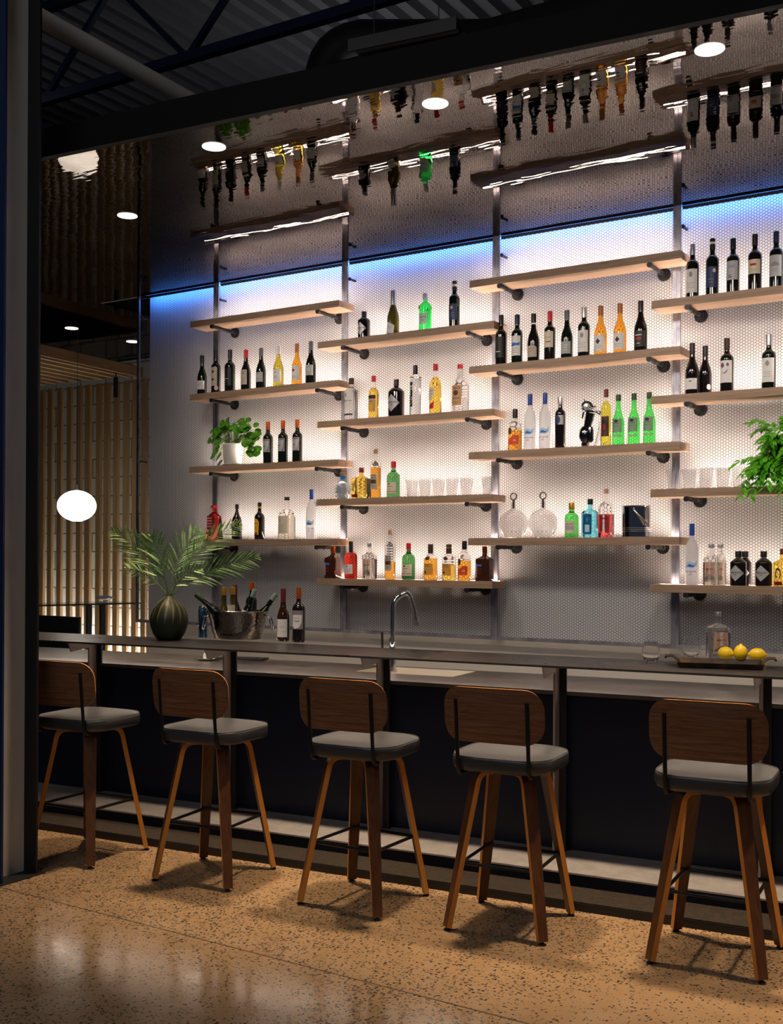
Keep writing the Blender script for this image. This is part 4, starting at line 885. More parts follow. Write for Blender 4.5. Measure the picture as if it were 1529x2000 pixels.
put(3, 2, 3.475, .040, .310, 'burgundy', BKG, C_BLACK, 'dark red wine bottle with black label, last in the row of nine', group=g, deco=LB(L_BLACK2, .09, .40, 1.05, [('rect', I_WHITE, (-.6, .5, .31, .325), .0009), ('disc', I_RED, (0, .25, .45, .025), .0009), ('rect', I_WHITE, (-.3, .2, .15, .16), .0009)]))
g = 'spirit bottles on the green vermouth shelf'
elij(3, 3, 2.640, .045, .271, 'orange bourbon bottle with red wave label, first on the vermouth shelf', g)
goose(3, 3, 2.744, 'left one of the two frosted vodka bottles on the vermouth shelf', g)
goose(3, 3, 2.849, 'right one of the two frosted vodka bottles on the vermouth shelf', g)
put(3, 3, 2.954, .033, .326, 'tall', BKG, C_SILVER, 'slim black bottle with silver cap and round silver seal', 'liqueur_bottle', 'liqueur bottle', g, nr=.0135, capz=.85, deco=[('rect', L_SILV, (-.1, 1.0, .46, .64)), ('disc', L_BLUE, (-.25, .55, .62, .085), .0009)])
put(3, 3, 3.258, .030, .351, 'tall', G_YELLOW, C_DRED, 'slim yellow bottle with dark picture label beside the vermouth', 'liqueur_bottle', 'liqueur bottle', g, nr=.0125, capz=.86, fill=.8, deco=LB(L_BROWN, .17, .52, .95, [('disc', L_BLACK, (-.1, .36, .7, .11), .0009), ('disc', L_DKR, (-.1, .33, .4, .06), .0012)]))
for X, lb in ((3.337, 'green vermouth bottle nearest the slim yellow bottle'), (3.436, 'middle one of the three green vermouth bottles'), (3.532, 'green vermouth bottle partly hidden by the right shelf end')):
    put(3, 3, X, .037, .313, 'burgundy', G_LGREEN, C_GREEN, lb, 'vermouth_bottle', 'vermouth bottle', g, nr=.014, capz=.87, deco=LB(L_LGRN, .25, .52, .9, [('disc', I_DARK, (-.05, .47, .35, .03), .0009), ('text', 'DOLIN', I_DARK, -.05, .42, .011), ('text', 'VERMOUTH', I_DARK, -.05, .37, .006), ('rect', L_LGRN3, (-.9, .9, .16, .20), .0009)]))
g = 'bottles between the round decanters and the ice bucket'
put(3, 4, 3.034, .044, .220, 'whisky', G_GREEN3, C_GOLD, 'green whisky bottle with gold cap and cream label', 'whisky_bottle', 'whisky bottle', g, nr=.0155, capz=.80, deco=LB(L_CREAM, .13, .46, .85, [('text', 'GLENLIVET', I_DARK, -.05, .38, .010), ('rect', L_SILV, (-.7, .65, .22, .33), .0009)]))
put(3, 4, 3.157, .046, .240, 'apoth2', G_BLUE, C_BLACK, 'sky blue gin bottle with black cap', 'gin_bottle', 'gin bottle', g, nr=.0155, capz=.85, sq=.6, deco=[('rect', L_LBLUE, (-.75, .65, .08, .62)), ('rect', G_BLUE, (-.68, .58, .10, .60), .0008), ('text', 'BOMBAY', I_DARK, -.05, .55, .011), ('disc', I_BLUE, (-.05, .47, .22, .05), .0010), ('text', 'SAPPHIRE', I_DARK, -.05, .37, .008), ('rect', L_LBLUE, (-.35, .3, .14, .33), .0010)])
put(3, 4, 3.261, .042, .300, 'whisky', G_MAROON, C_CORK, 'maroon liqueur bottle with white name label beside the ice bucket', 'liqueur_bottle', 'liqueur bottle', g, nr=.0135, capz=.90, fill=.48, sq=.5, deco=LB(L_WHITE, .10, .46, .85, [('text', "PIMM'S", I_RED, -.02, .385, .022), ('text', 'CUP', I_RED, -.02, .29, .010), ('rect', L_PINK, (-.85, .85, .10, .17), .0009)]))
g = 'dark wine bottles on the top right shelf'
cab(4, 1, 3.790, 'silver capped wine bottle with large white label, first on the upper right shelf', g, .323)
put(4, 1, 3.907, .037, .339, 'bordeaux', DKG, C_BLACK, 'wine bottle with navy blue label and gold seal', group=g, deco=LB(L_BLUE, .14, .50, 1.0, [('disc', L_CREAM, (.55, .43, .24, .035), .0009)] + lines(.28, I_GREY, 2, .5, .05)) + [('ring', L_CREAM, .90, .94, .0168, 'collar')])
put(4, 1, 4.026, .037, .322, 'bordeaux', DKG, C_BLACK, 'wine bottle with tall grey white label, third on the upper right shelf', group=g, deco=LB(L_SILV2, .24, .58, 1.05, [('rect', L_BLUE3, (-.5, .5, .45, .50), .0009), ('rect', I_DARK, (-.5, .1, .28, .295), .0009), ('rect', I_DARK, (-.5, .0, .32, .33), .0009)]))
put(4, 1, 4.150, .039, .328, 'bordeaux', BKG, C_DBROWN, 'wine bottle with short cream label and red print on the upper right shelf', group=g, deco=LB(L_CREAM, .29, .54, 1.05, [('rect', I_RED, (-.5, .4, .43, .47), .0009)] + lines(.37, I_GREY, 2, .5, .03)))
put(4, 1, 4.268, .038, .326, 'bordeaux', DKG, C_NAVY, 'wine bottle with blue lit capsule at the right edge of the picture', group=g, deco=LB(L_SILV2, .20, .57, 1.05, [('poly', I_GREY, [(-.7, .42), (0, .46), (.7, .42), (.7, .38), (-.7, .38)], .0009)] + lines(.32, I_GREY, 2, .5, .03)))
g = 'wine bottles on the second right shelf'
put(4, 2, 3.791, .040, .307, 'burgundy', BKG, C_DBROWN, 'sloping dark wine bottle with low white label at the left of the second right shelf', group=g, deco=LB(L_WHITE, .10, .31, 1.0, [('poly', I_DARK, [(-.25, .27), (0, .26), (.25, .27), (0, .23)], .0009)]))
put(4, 2, 3.850, .038, .295, 'burgundy', BKG, C_BLACK, 'dark wine bottle with pink disc almost hidden behind its neighbour', group=g, y=-.06, deco=[('disc', L_PINK, (.85, .16, .35, .055))])
put(4, 2, 3.994, .038, .315, 'bordeaux', BKG, C_BROWN, 'wine bottle with white label and purple blots', group=g, deco=LB(L_WHITE, .17, .58, 1.05, [('disc', I_PURP, (-.45, .49, .28, .045), .0009), ('disc', I_PURP, (.35, .50, .20, .03), .0009), ('poly', I_PURP, [(-.6, .37), (-.1, .35), (.4, .42), (.2, .36), (-.1, .33)], .0009)]))
put(4, 2, 4.230, .039, .313, 'bordeaux', DKG, C_SILVER, 'silver capped wine bottle with large white label, right end of the second right shelf', group=g, deco=LB(L_WHITE, .12, .56, 1.05, EMB(.46, I_GREY, .05) + lines(.30, I_GREY, 3, .6, .04)))
g = 'bottles on the lowest right shelf'
goose(4, 4, 3.795, 'frosted vodka bottle at the left end of the lowest right shelf', g)
mij((3.915, -.140, ZBb[3] + .0003), .042, .240, 'pale tequila bottle with pink label in front of its twin on the lowest right shelf', g)
mij((3.950, -.075, ZBb[3] + .0003), .030, .240, 'pale tequila bottle standing behind its twin', g)
hend(4, 4, 4.070, 'front left black gin bottle with diamond label on the lowest right shelf', g, y=-.14)
hend(4, 4, 4.085, 'black gin bottle half hidden behind another on the lowest right shelf', g, .035, y=-.048)
hend(4, 4, 4.208, 'black gin bottle with diamond label nearest the right picture edge', g, y=-.12)
put(4, 4, 4.315, .050, .212, 'taperless', G_GOLD, C_DRED, 'square golden tequila bottle with horseshoe mark cut by the right picture edge', 'tequila_bottle', 'tequila bottle', g, nr=.0165, capz=.84, sq=.9, deco=HSHOE)

# ------------------------------------------------------------------ glasses and bar ware
def tumbler_mesh(rb, rt, h, w=.0016, base=.007):
    bm = B(); prof = [(.0001, 0), (rb * .96, 0), (rb, .0015), (rt, h), (rt - w, h), (rb - w, base), (.0001, base)]
    lathe(bm, prof, 32, cap=False); return fin('tumbler_glass', bm, GLASSC, None, True, angle=30)
tm = tumbler_mesh(.030, .043, .118).data; bpy.data.objects.remove([o for o in bpy.data.objects if o.data == tm][0])
def tumbler(x, z, y, lb, g):
    o = bpy.data.objects.new('tumbler_glass', tm); COL.objects.link(o); o.location = (x, y, z + .0004); o.rotation_euler = (0, 0, random.random() * 3); tag(o, lb, 'glass', g)
xs = [1.850, 1.955, 2.060, 2.165, 2.275, 2.435]
for i, x in enumerate(xs): tumbler(x, ZBb[2], -.10, ['first tumbler in the row, beside the green whiskey bottle', 'second tumbler in the row of six beside the green whiskey', 'third tumbler in the row of six beside the green whiskey', 'fourth tumbler in the row of six beside the green whiskey', 'fifth tumbler in the row of six beside the green whiskey', 'last tumbler, set apart in front of the screen post'][i], 'tumblers in the second column')
xs = [3.680, 3.775, 3.870, 3.970, 4.065]
for i, x in enumerate(xs): tumbler(x, ZBb[2], -.11, ['leftmost tumbler on the fern shelf', 'second tumbler from the left on the fern shelf', 'third tumbler from the left on the fern shelf', 'fourth tumbler from the left on the fern shelf', 'tumbler half covered by the trailing fern'][i], 'tumblers beside the trailing fern')
# two round decanters with ring stoppers
def decanter(x, lb):
    t = empty('round_decanter', (x, YB, ZA[3] + .0004), lb, 'decanter', 'round decanters with ring stoppers')
    R = .092; zc = .090; prof = [(.0001, 0), (.055, 0)]
    a0 = math.asin(.055 / R)
    for k in range(1, 14):
        a = a0 + (PI - a0 - .17) * k / 14; prof.append((R * math.sin(a), zc - R * math.cos(a) + (0 if a < PI / 2 else .0)))
    prof = [(r, max(z, 0)) for r, z in prof]
    prof += [(.0155, .182), (.0135, .20), (.0135, .225), (.018, .229)]
    inner = [(r - .0022, z + (.004 if i < 3 else -.001)) for i, (r, z) in enumerate(prof[1:])][::-1]
    bm = B(); lathe(bm, prof + [(.0158, .229)] + [(max(r, .001), z) for r, z in inner] + [(.0001, .006)], 36, cap=False); fin('flask', bm, GLASST, t, True, angle=50)
    bm = B(); tube(bm, [(0, 0, .19), (0, 0, .245)], .0075, 14); s = fin('stopper', bm, C_CORKD, t, True)
    bm = B(); pts = [(math.sin(a) * .0215, 0, .268 - math.cos(a) * .0215) for a in [2 * PI * i / 24 for i in range(25)]]
    tube(bm, pts, .0042, 10, cap=False); q = fin('ring_handle', bm, BRASSD, s, True)
decanter(2.631, 'round glass decanter with ring stopper at the left end of its shelf'); decanter(2.838, 'round glass decanter with ring stopper beside the green whisky bottle')
# steel ice bucket with tongs
t = empty('ice_bucket', (3.450, -.110, ZA[3] + .0004), 'polished steel ice bucket with a side handle near the shelf end', 'ice bucket')
bm = B(); lathe(bm, [(.080, 0), (.085, .004), (.0855, .185), (.088, .188), (.088, .191), (.0835, .191), (.0825, .012), (.0001, .012)], 40, cap=False); lathe(bm, [(.0001, 0), (.080, 0)], 40, cap=False)
fin('bucket_body', bm, CHROME, t, True, angle=30)
for z in (.036, .046, .056):
    bm = B(); pts = [(.0862 * math.cos(a), .0862 * math.sin(a), z) for a in [2 * PI * i / 40 for i in range(41)]]; tube(bm, pts, .0011, 6, cap=False); fin('rim_line', bm, BRUSH, t, True)
bm = B(); tube(bm, bez((.01, -.0855, .172), (.04, -.115, .14), (.092, -.060, .075), 10), [.006] * 11, 10); h = fin('handle', bm, CHROME, t, True)
# animal shaped shaker holder kept as a plain rounded metal figure with tin, strainer and jigger
t = empty('cocktail_shaker', (3.115, -.105, ZA[2] + .0004), 'dark shiny rounded shaker with a tall tin neck standing left of the slim yellow bottle', 'shaker')
bm = B(); lathe(bm, [(.022, 0), (.026, .02), (.026, .035), (.036, .05), (.040, .075), (.036, .105), (.027, .125), (.018, .134)], 24); fin('shaker_body', bm, GUN, t, True)
bm = B(); lathe(bm, [(.014, .030), (.021, .05), (.022, .10), (.016, .125), (.006, .13)], 18, c=(.038, -.012, 0)); fin('shaker_handle', bm, GUN, t, True)
bm = B(); tube(bm, [(.012, 0, .125), (.035, .0, .215)], [.023, .030], 24); fin('mixing_tin', bm, GUN, t, True)
q = empty('bar_strainer', (3.115 + .010, -.105, ZA[2] + .255), 'round perforated bar strainer standing in the shaker tin', 'strainer'); q.rotation_euler = (R_(78), R_(0), R_(25))
bm = B(); n = 36
rings = [[bm.verts.new((r * math.cos(2 * PI * i / n), r * math.sin(2 * PI * i / n), z)) for i in range(n)] for r, z in ((.037, .0), (.037, .005), (.030, .006), (.024, -.004), (.001, -.005))]
for a, b in zip(rings, rings[1:]):
    for i in range(n): bm.faces.new((a[i], a[(i + 1) % n], b[(i + 1) % n], b[i]))
fin('strainer_plate', bm, GUN, q, True)
bm = B()
for i in range(12):
    a = 2 * PI * i / 12; lathe(bm, [(.0030, .0002), (.0001, .0003)], 8, c=(.018 * math.cos(a), .018 * math.sin(a), -.0028), cap=False)
for i in range(6):
    a = 2 * PI * i / 6; lathe(bm, [(.0030, .0002), (.0001, .0003)], 8, c=(.009 * math.cos(a), .009 * math.sin(a), -.0035), cap=False)
o = fin('strainer_holes', bm, L_WHITE, q)
bm = B(); tube(bm, [(.037, 0, .002), (.055, 0, .002)], .004, 8); tube(bm, [(-.012, .035, .002), (-.018, .050, .002)], .003, 8); tube(bm, [(-.02, -.034, .002), (-.03, -.075, 0)], .005, 8); fin('strainer_handle', bm, GUN, q, True)
q = empty('jigger', (3.185, -.108, ZA[2] + .222), 'double cone steel jigger lying across the shaker tin', 'jigger'); q.rotation_euler = (0, R_(112), R_(0))
bm = B(); lathe(bm, [(.0195, -.042), (.0185, -.042), (.006, -.002), (.006, .002), (.0155, .040), (.0165, .040), (.0072, .0), (.0195, -.042)][0:0] + [(.0001, -.040), (.018, -.042), (.0195, -.042), (.0065, 0), (.0165, .040), (.0150, .040), (.0001, .036)], 24, cap=False); fin('jigger_cups', bm, CHROME, q, True, angle=40)
o = fin('tripod_decanter', (lambda b: (lathe(b, [(.0001, 0), (.040, 0), (.042, .004), (.010, .135), (.012, .165), (.0105, .165), (.0085, .135), (.039, .007), (.0001, .006)], 28, cap=False), b)[1])(B()), GLASSC, None, True, angle=40)
o.location = (3.205, -.075, ZA[2] + .0004); tag(o, 'faint clear conical flask between the shaker and the slim yellow bottle', 'flask')

# ------------------------------------------------------------------ plants
def leaf_card(bm, p, d, n, L, Wd, seg=4, fold=.15, droop=.25, mat=0):
    d = d.normalized(); s = d.cross(n)
    if s.length < 1e-5: s = d.orthogonal()
    s.normalize(); n = s.cross(d).normalized(); prev = None
    for i in range(seg + 1):
        t = i / seg; w = Wd * (math.sin(PI * min(1, t * .92 + .06)) ** .8) / 2; c = p + d * L * t - Vector((0, 0, 1)) * droop * L * t * t
        row = [bm.verts.new(c + s * w + n * fold * w), bm.verts.new(c), bm.verts.new(c - s * w + n * fold * w)]
        if prev:
            bm.faces.new((prev[0], prev[1], row[1], row[0])); bm.faces.new((prev[1], prev[2], row[2], row[1]))
        prev = row
def round_leaf(bm, p, n, r):
    n = n.normalized(); a = n.orthogonal().normalized(); b = n.cross(a); c = bm.verts.new(p - n * r * .18); ring = []
    for i in range(14):
        t = 2 * PI * i / 14; ring.append(bm.verts.new(p + (a * math.cos(t) + b * math.sin(t)) * r * (1 + .04 * math.sin(3 * t))))
    for i in range(14): bm.faces.new((c, ring[i], ring[(i + 1) % 14]))
rnd = random.Random(11)
# round leaved plant
px = on_y(455, 900, -.105).x; t = empty('potted_plant', (px, -.108, ZA[2] + .0004), 'round leaved green plant in a white pot on the left shelf', 'plant')
bm = B(); lathe(bm, [(.062, .012), (.066, .016), (.082, .155), (.085, .158), (.085, .165), (.079, .165), (.077, .150), (.0001, .150)], 32, cap=False); lathe(bm, [(.0001, .012), (.062, .012)], 32, cap=False); fin('pot', bm, POT, t, True, angle=40)
bm = B(); lathe(bm, [(.0001, 0), (.070, 0), (.082, .010), (.080, .013), (.066, .005), (.0001, .005)], 32, cap=False); fin('saucer', bm, POT2, t, True, angle=40)
bm = B(); lathe(bm, [(.0001, .155), (.0775, .155)], 24, cap=False); fin('soil', bm, SOILM, t)
bl, bs = B(), B()
for i in range(110):
    a = rnd.random() * 2 * PI; out = rnd.random() ** .6; R0 = .04 + .17 * out
    up = .10 + .11 * rnd.random() - .16 * out * out * (1 if rnd.random() < .7 else .3)
    if i > 86: a = rnd.choice([PI * rnd.uniform(.85, 1.15), PI * rnd.uniform(-.1, .1)]); R0 = rnd.uniform(.15, .225); up = rnd.uniform(-.10, .08)
    if i > 104: a = PI; R0 = rnd.uniform(.10, .16); up = rnd.uniform(-.14, -.06)
    e = Vector((R0 * math.cos(a) * 1.08, max(-.13, min(.062, R0 * math.sin(a) * .6)), .155 + up))
    b0 = Vector((.03 * math.cos(a), .03 * math.sin(a), .155)); pts = bez(b0, Vector((e.x * .5, e.y * .5, .155 + max(up, .04) + .05)), e, 5); tube(bs, pts, .0013, 5, cap=False)
    n = (Vector((math.cos(a) * .4, math.sin(a) * .4 - .75, .30 + .4 * rnd.random()))).normalized(); round_leaf(bl, e, n, rnd.uniform(.020, .033))
fin('foliage', bl, LEAF1, t, True, recalc=False); fin('stems', bs, STEMG, t, True)

# vase with palm fronds
vp = on_z(326, 1251, 1.07); vp = Vector((vp.x, vp.y, 1.0704)) + Vector((_F.x, _F.y, 0)) * .06
VASE = mat('olive_glazed_vase', (.045, .05, .02), .45)
_v = coords(VASE, (1, 1, 1)); _w = nd(VASE, 'ShaderNodeTexGradient', gradient_type='RADIAL'); lk(VASE, _v, _w.inputs[0])
_mm = nd(VASE, 'ShaderNodeMath', operation='MULTIPLY'); lk(VASE, _w.outputs[1], _mm.inputs[0]); _mm.inputs[1].default_value = 15.0
_fr = nd(VASE, 'ShaderNodeMath', operation='FRACT'); lk(VASE, _mm.outputs[0], _fr.inputs[0])
_sp = nd(VASE, 'ShaderNodeSeparateXYZ'); lk(VASE, _v, _sp.inputs[0])
_nz = noise(VASE, _v, 7, 3); _mr = nd(VASE, 'ShaderNodeMapRange'); lk(VASE, _sp.outputs[2], _mr.inputs[0]); _mr.inputs[1].default_value = .10; _mr.inputs[2].default_value = .26; _mr.inputs[3].default_value = .0; _mr.inputs[4].default_value = .62
_lt = nd(VASE, 'ShaderNodeMath', operation='LESS_THAN'); lk(VASE, _fr.outputs[0], _lt.inputs[0]); lk(VASE, _mr.outputs[0], _lt.inputs[1])
_mx2 = nd(VASE, 'ShaderNodeMix', data_type='RGBA'); lk(VASE, _lt.outputs[0], _mx2.inputs[0]); _mx2.inputs[6].default_value = (.022, .030, .016, 1); _mx2.inputs[7].default_value = (.15, .135, .05, 1); lk(VASE, _mx2.outputs[2], PB(VASE).inputs['Base Color'])
t = empty('palm_vase', vp, 'round olive striped vase with palm fronds on the bar top', 'vase')
vh = .285
bm = B(); prof = [(.062, 0), (.075, .006), (.098, .04), (.114, .085), (.119, .12), (.115, .155), (.098, .195), (.072, .228), (.046, .252), (.028, .268), (.021, vh - .006), (.022, vh), (.017, vh), (.016, vh - .02), (.0001, vh - .03)]
lathe(bm, [(.0001, 0)] + prof, 40, cap=False); fin('vase_body', bm, VASE, t, True, angle=60)
rnd = random.Random(4)
ez = Vector((0, 0, 1))
def frond(end, ctrl, n, LL, wd, gm, name='frond', side=1.0, start=.28):
    p0 = Vector((0, 0, vh - .02)); pts = bez(p0, Vector(ctrl), Vector(end), 24)
    bm = B(); tube(bm, pts, [.0032 * (1 - .75 * i / 24) for i in range(25)], 6, mat=1)
    for k in range(n):
        u = start + (1 - start) * k / (n - 1); i = min(23, int(u * 24)); p = pts[i].lerp(pts[i + 1], u * 24 - i); tg = (pts[i + 1] - pts[i]).normalized()
        Lk = LL * (math.sin(PI * min(1, .18 + .80 * (u - start) / (1 - start))) ** .7) * rnd.uniform(.85, 1.1)
        for sgn in (1, -1):
            sd = tg.cross(Vector((_F.x, _F.y, 0)) * .8 + ez * .25).normalized() * sgn
            d = (tg * (.95 + .5 * u) + sd * .85 * side + Vector((rnd.uniform(-.12, .12), rnd.uniform(-.25, .25), rnd.uniform(-.1, .12)))).normalized()
            leaf_card(bm, p, d, Vector((-_F.x, -_F.y, .4)) + Vector((rnd.uniform(-.6, .6),) * 3), Lk * .88, wd * rnd.uniform(.55, .85), 5, .12, rnd.uniform(.02, .22))
    return fin(name, bm, gm, t, True, recalc=False)
RR = Vector((_R.x, _R.y, 0)); FF = Vector((_F.x, _F.y, 0))
def scr(r, up, f=0.0): return RR * r + ez * (vh + up) + FF * f
G2 = [LEAF2, STEMG]
frond(scr(.56, .235, -.10), scr(.20, .16, -.06), 24, .19, .013, G2)          # long right frond
frond(scr(.42, .44, .10), scr(.12, .30, .05), 24, .19, .012, G2)
frond(scr(-.36, .40, .02), scr(-.10, .22, .02), 22, .20, .012, G2)
frond(scr(.16, .40, .12), scr(.02, .24, .06), 20, .20, .012, G2)
frond(scr(-.10, .36, -.08), scr(-.04, .20, -.04), 14, .20, .018, G2)
frond(scr(.22, .16, -.14), scr(.08, .13, -.08), 9, .13, .016, G2)
frond(scr(-.30, .16, .12), scr(-.14, .15, .06), 14, .13, .010, G2)

# trailing fern at the right edge
rnd = random.Random(9)
fx = 4.33; t = empty('trailing_fern', (fx, -.10, ZBb[2] + .0004), 'bushy bright green trailing fern at the right edge of the third right shelf', 'plant')
bm = B(); lathe(bm, [(.0001, 0), (.055, 0), (.075, .13), (.070, .13), (.0001, .12)], 28, cap=False); fin('pot', bm, POT, t, True, angle=40)
bl, bs = B(), B()
for i in range(92):
    a = rnd.uniform(0, 2 * PI); L = rnd.uniform(.10, .30); el = rnd.uniform(-.1, 1.25)
    e = Vector((math.cos(a) * L * math.cos(el) * 1.15, math.sin(a) * L * math.cos(el) * .6 - .06, .12 + L * math.sin(el)))
    if i < 34: e = Vector((rnd.uniform(-.26, .2), rnd.uniform(-.16, -.10), rnd.uniform(-.06, .16)))
    e.y = min(e.y, .06)
    top = Vector((e.x * .55, e.y * .7, max(e.z, .1) + rnd.uniform(.05, .12))); top.y = min(top.y, .05); pts = bez(Vector((0, 0, .12)), top, e, 12); tube(bs, pts, .0013, 5, cap=False)
    for k in range(3, 13):
        tg = (pts[k] - pts[k - 1]).normalized(); sd = tg.cross(ez + Vector((0, -.5, 0))).normalized()
        for sgn in (1, -1):
            d = tg * .7 + sd * sgn * rnd.uniform(.6, 1.1) + Vector((0, -.15, rnd.uniform(-.35, .25))); leaf_card(bl, pts[k], d, Vector((0, -.6, .8)), rnd.uniform(.034, .060), rnd.uniform(.015, .025), 3, .25, .25)
for v in bl.verts:
    if v.co.y > .085: v.co.y = .085
fin('foliage', bl, LEAF3, t, True, recalc=False); fin('stems', bs, STEMG, t, True)

# ------------------------------------------------------------------ wine tub on the bar
tp = on_z(463, 1248, 1.07); tp = Vector((tp.x, tp.y, 1.0704)) + FF.normalized() * .03
TX, TY = .150, .105
t = empty('wine_tub', tp, 'oval hammered silver tub with side handles holding chilled wine on the bar', 'wine cooler', rz=YAW - .12)
def oval(k, z, n=48): return [(TX * k * math.cos(2 * PI * i / n), TY * k * math.sin(2 * PI * i / n), z) for i in range(n)]
bm = B(); loft(bm, [oval(.02, 0), oval(1, 0), oval(1.03, .006), oval(1.12, .06), oval(1.24, .14), oval(1.31, .174), oval(1.33, .177), oval(1.31, .179), oval(1.285, .174), oval(1.2, .13), oval(1.05, .03), oval(.02, .02)], caps=False)
fin('tub_body', bm, ICE, t, True, angle=60)
for s in (-1, 1):
    bm = B(); tube(bm, [(s * .190, -.03, .135), (s * .207, -.03, .14), (s * .207, .03, .14), (s * .190, .03, .135)], .005, 8)
    tube(bm, [(s * .207, -.028, .14)] + bez((s * .210, -.03, .135), (s * .230, -.035, .06), (s * .224, 0, .055), 6) + bez((s * .224, 0, .055), (s * .230, .035, .06), (s * .210, .03, .135), 6), .0045, 10); fin('handle', bm, CHROME, t, True)
def tubb(dr, df, z, tilt_r, tilt_f, R, H, kind, glass, cap, lb, **k):
    """bottle in the tub: offsets along image right / away from the camera"""
    p = tp + RR * dr + FF * df + ez * z
    axis = (ez + RR * math.tan(tilt_r) + FF * math.tan(tilt_f)).normalized()
    b = bottle('wine_bottle', p, R, H, kind, glass, cap, lb, 'wine bottle', 'wine bottles chilling in the silver tub', **k)
    q = ez.rotation_difference(axis); b.rotation_euler = q.to_euler()
    return b
W8 = dict(deco=LB(L_WHITE, .12, .38, 1.0, lines(.3)))
tubb(-.095, .035, .020, 0, 0, .034, .305, 'champagne', G_OLIVE2, C_GOLD, 'gold foil wine bottle at the back left of the silver tub', capz=.83, capr=1.25)
tubb(-.03, -.055, .09, R_(-50), 0, .036, .300, 'burgundy', DKGR, C_GREEN, 'dark green bottle leaning far out of the tub to the left', **W8)
tubb(-.025, .0, .03, R_(-2), 0, .035, .300, 'champagne', G_OLIVE2, C_GOLD, 'gold foil wine bottle in the middle of the silver tub', capz=.83, capr=1.25, deco=LB(L_CREAM, .42, .62, 1.0))
tubb(-.022, .075, .035, R_(-2), 0, .034, .305, 'burgundy', BKG, C_DRED, 'dark red capped wine bottle at the back of the silver tub', capz=.76)
tubb(.072, .055, .045, R_(2), 0, .036, .315, 'bordeaux', DKG, C_ORANGE, 'orange capped wine bottle standing upright in the silver tub', capz=.83)
tubb(.02, -.05, .035, R_(19), R_(-3), .036, .295, 'burgundy', DKG, C_SAGE, 'sage capped wine bottle leaning right in the middle of the tub', capz=.83, deco=LB(L_WHITE, .30, .52, 1.1))
tubb(.085, -.02, .05, R_(34), 0, .030, .285, 'burgundy', DKG, C_SAGE, 'sage capped wine bottle leaning out of the tub to the right', capz=.83)
bm = B(); rnd = random.Random(3)
for i in range(60):
    a = rnd.uniform(0, 2 * PI); k = rnd.random() ** .5 * 1.05; x, y = TX * k * math.cos(a), TY * k * math.sin(a); r = rnd.uniform(.008, .013)
    box(bm, -r, r, -r, r, -r, r, T=Matrix.Translation((x, y, .140 + rnd.uniform(-.01, .006))) @ Matrix.Rotation(rnd.random() * 3, 4, Vector((rnd.random(), rnd.random(), rnd.random() + .1)).normalized()))
o = fin('ice_cubes', bm, gmat('ice', (.92, .96, 1), .15, 1.31)); o.location = tp; o.rotation_euler = (0, 0, YAW - .12); o['kind'] = 'stuff'; tag(o, 'ice cubes filling the silver wine tub', 'ice')
# two wines beside the tub
pA = on_z(553, 1252, 1.07); pB = on_z(583, 1254, 1.07); rr = R_(20)
bottle('wine_bottle', (pA.x, pA.y, 1.0704), .0385, .325, 'burgundy', BKG2, C_DRED, 'dark red capped wine bottle with big white label on the bar beside the tub', 'wine bottle', 'wine bottles standing on the bar', capz=.73, rz=rr, deco=LB(L_WHITE, .08, .42, .98, [('rect', I_GREY, (-.3, .45, .27, .278), .0009), ('rect', I_GREY, (-.1, .6, .18, .186), .0009)]))
bottle('wine_bottle', (pB.x, pB.y, 1.0704), .0385, .335, 'bordeaux', BKG, C_ORANGE, 'orange capped wine bottle with shield label on the bar beside the tub', 'wine bottle', 'wine bottles standing on the bar', capz=.79, rz=rr, deco=LB(L_MAUVE, .24, .58, 1.05, [('poly', L_WHITE, [(-.95, .30), (-.3, .25), (.3, .27), (.8, .36), (.85, .50), (-.95, .50)], .0008), ('text', 'Casal', I_DARK, -.1, .39, .018), ('rect', I_GREY, (-.5, .4, .44, .45), .0010)]))
# slim blue steel bottle behind the tub
wp = on_z(396, 1245, 1.07); t = empty('water_bottle', (wp.x, wp.y, 1.0704), 'slim shiny blue water bottle half hidden behind the silver tub', 'water bottle')
bm = B(); lathe(bm, [(.028, 0), (.030, .003), (.030, .175), (.027, .183)], 24); fin('bottle_body', bm, mat('blue_steel', (.10, .20, .42), .12, .9), t, True)
bm = B(); lathe(bm, [(.0255, .1835), (.0255, .20), (.023, .203)], 24); fin('lid', bm, CHROME, t, True)

# ------------------------------------------------------------------ stemless glasses, tray, lemons
def stemless(px_, py_, lb, z=1.0704, df=0.0):
    p = on_z(px_, py_, z)
    bm = B(); prof = [(.0001, 0), (.024, 0), (.030, .004), (.040, .022), (.0445, .045), (.043, .065), (.036, .095), (.033, .106), (.0318, .106), (.0345, .095), (.0412, .065), (.0425, .045), (.038, .023), (.027, .009), (.0001, .007)]
    lathe(bm, prof, 36, cap=False); o = fin('wine_glass', bm, GLASSC, None, True, angle=60); o.location = (p.x, p.y, z); tag(o, lb, 'glass', 'stemless wine glasses')
stemless(1271, 1293, 'stemless wine glass standing on the bar left of the tray')
TRAYM = mat('worn_iron_tray', (.05, .04, .035), .45, .5); _v = coords(TRAYM, (1, 1, 1)); lk(TRAYM, ramp(TRAYM, noise(TRAYM, _v, 14, 5), [(.42, (.016, .014, .013)), (.75, (.09, .045, .022))]), PB(TRAYM).inputs['Base Color'])
tl = on_z(1326, 1304, 1.0704); tr = on_z(1489, 1309, 1.0704); dx = (tr - tl); LT = dx.length; ang = math.atan2(dx.y, dx.x); ux = dx.normalized(); uy = Vector((-ux.y, ux.x, 0))
WT = .26; cen = (tl + tr) / 2 + uy * WT / 2
t = empty('serving_tray', (cen.x, cen.y, 1.0704), 'worn dark metal serving tray with curled handles on the bar', 'tray', rz=ang)
bm = B(); h = .026; a, b = LT / 2, WT / 2; fl_ = .010
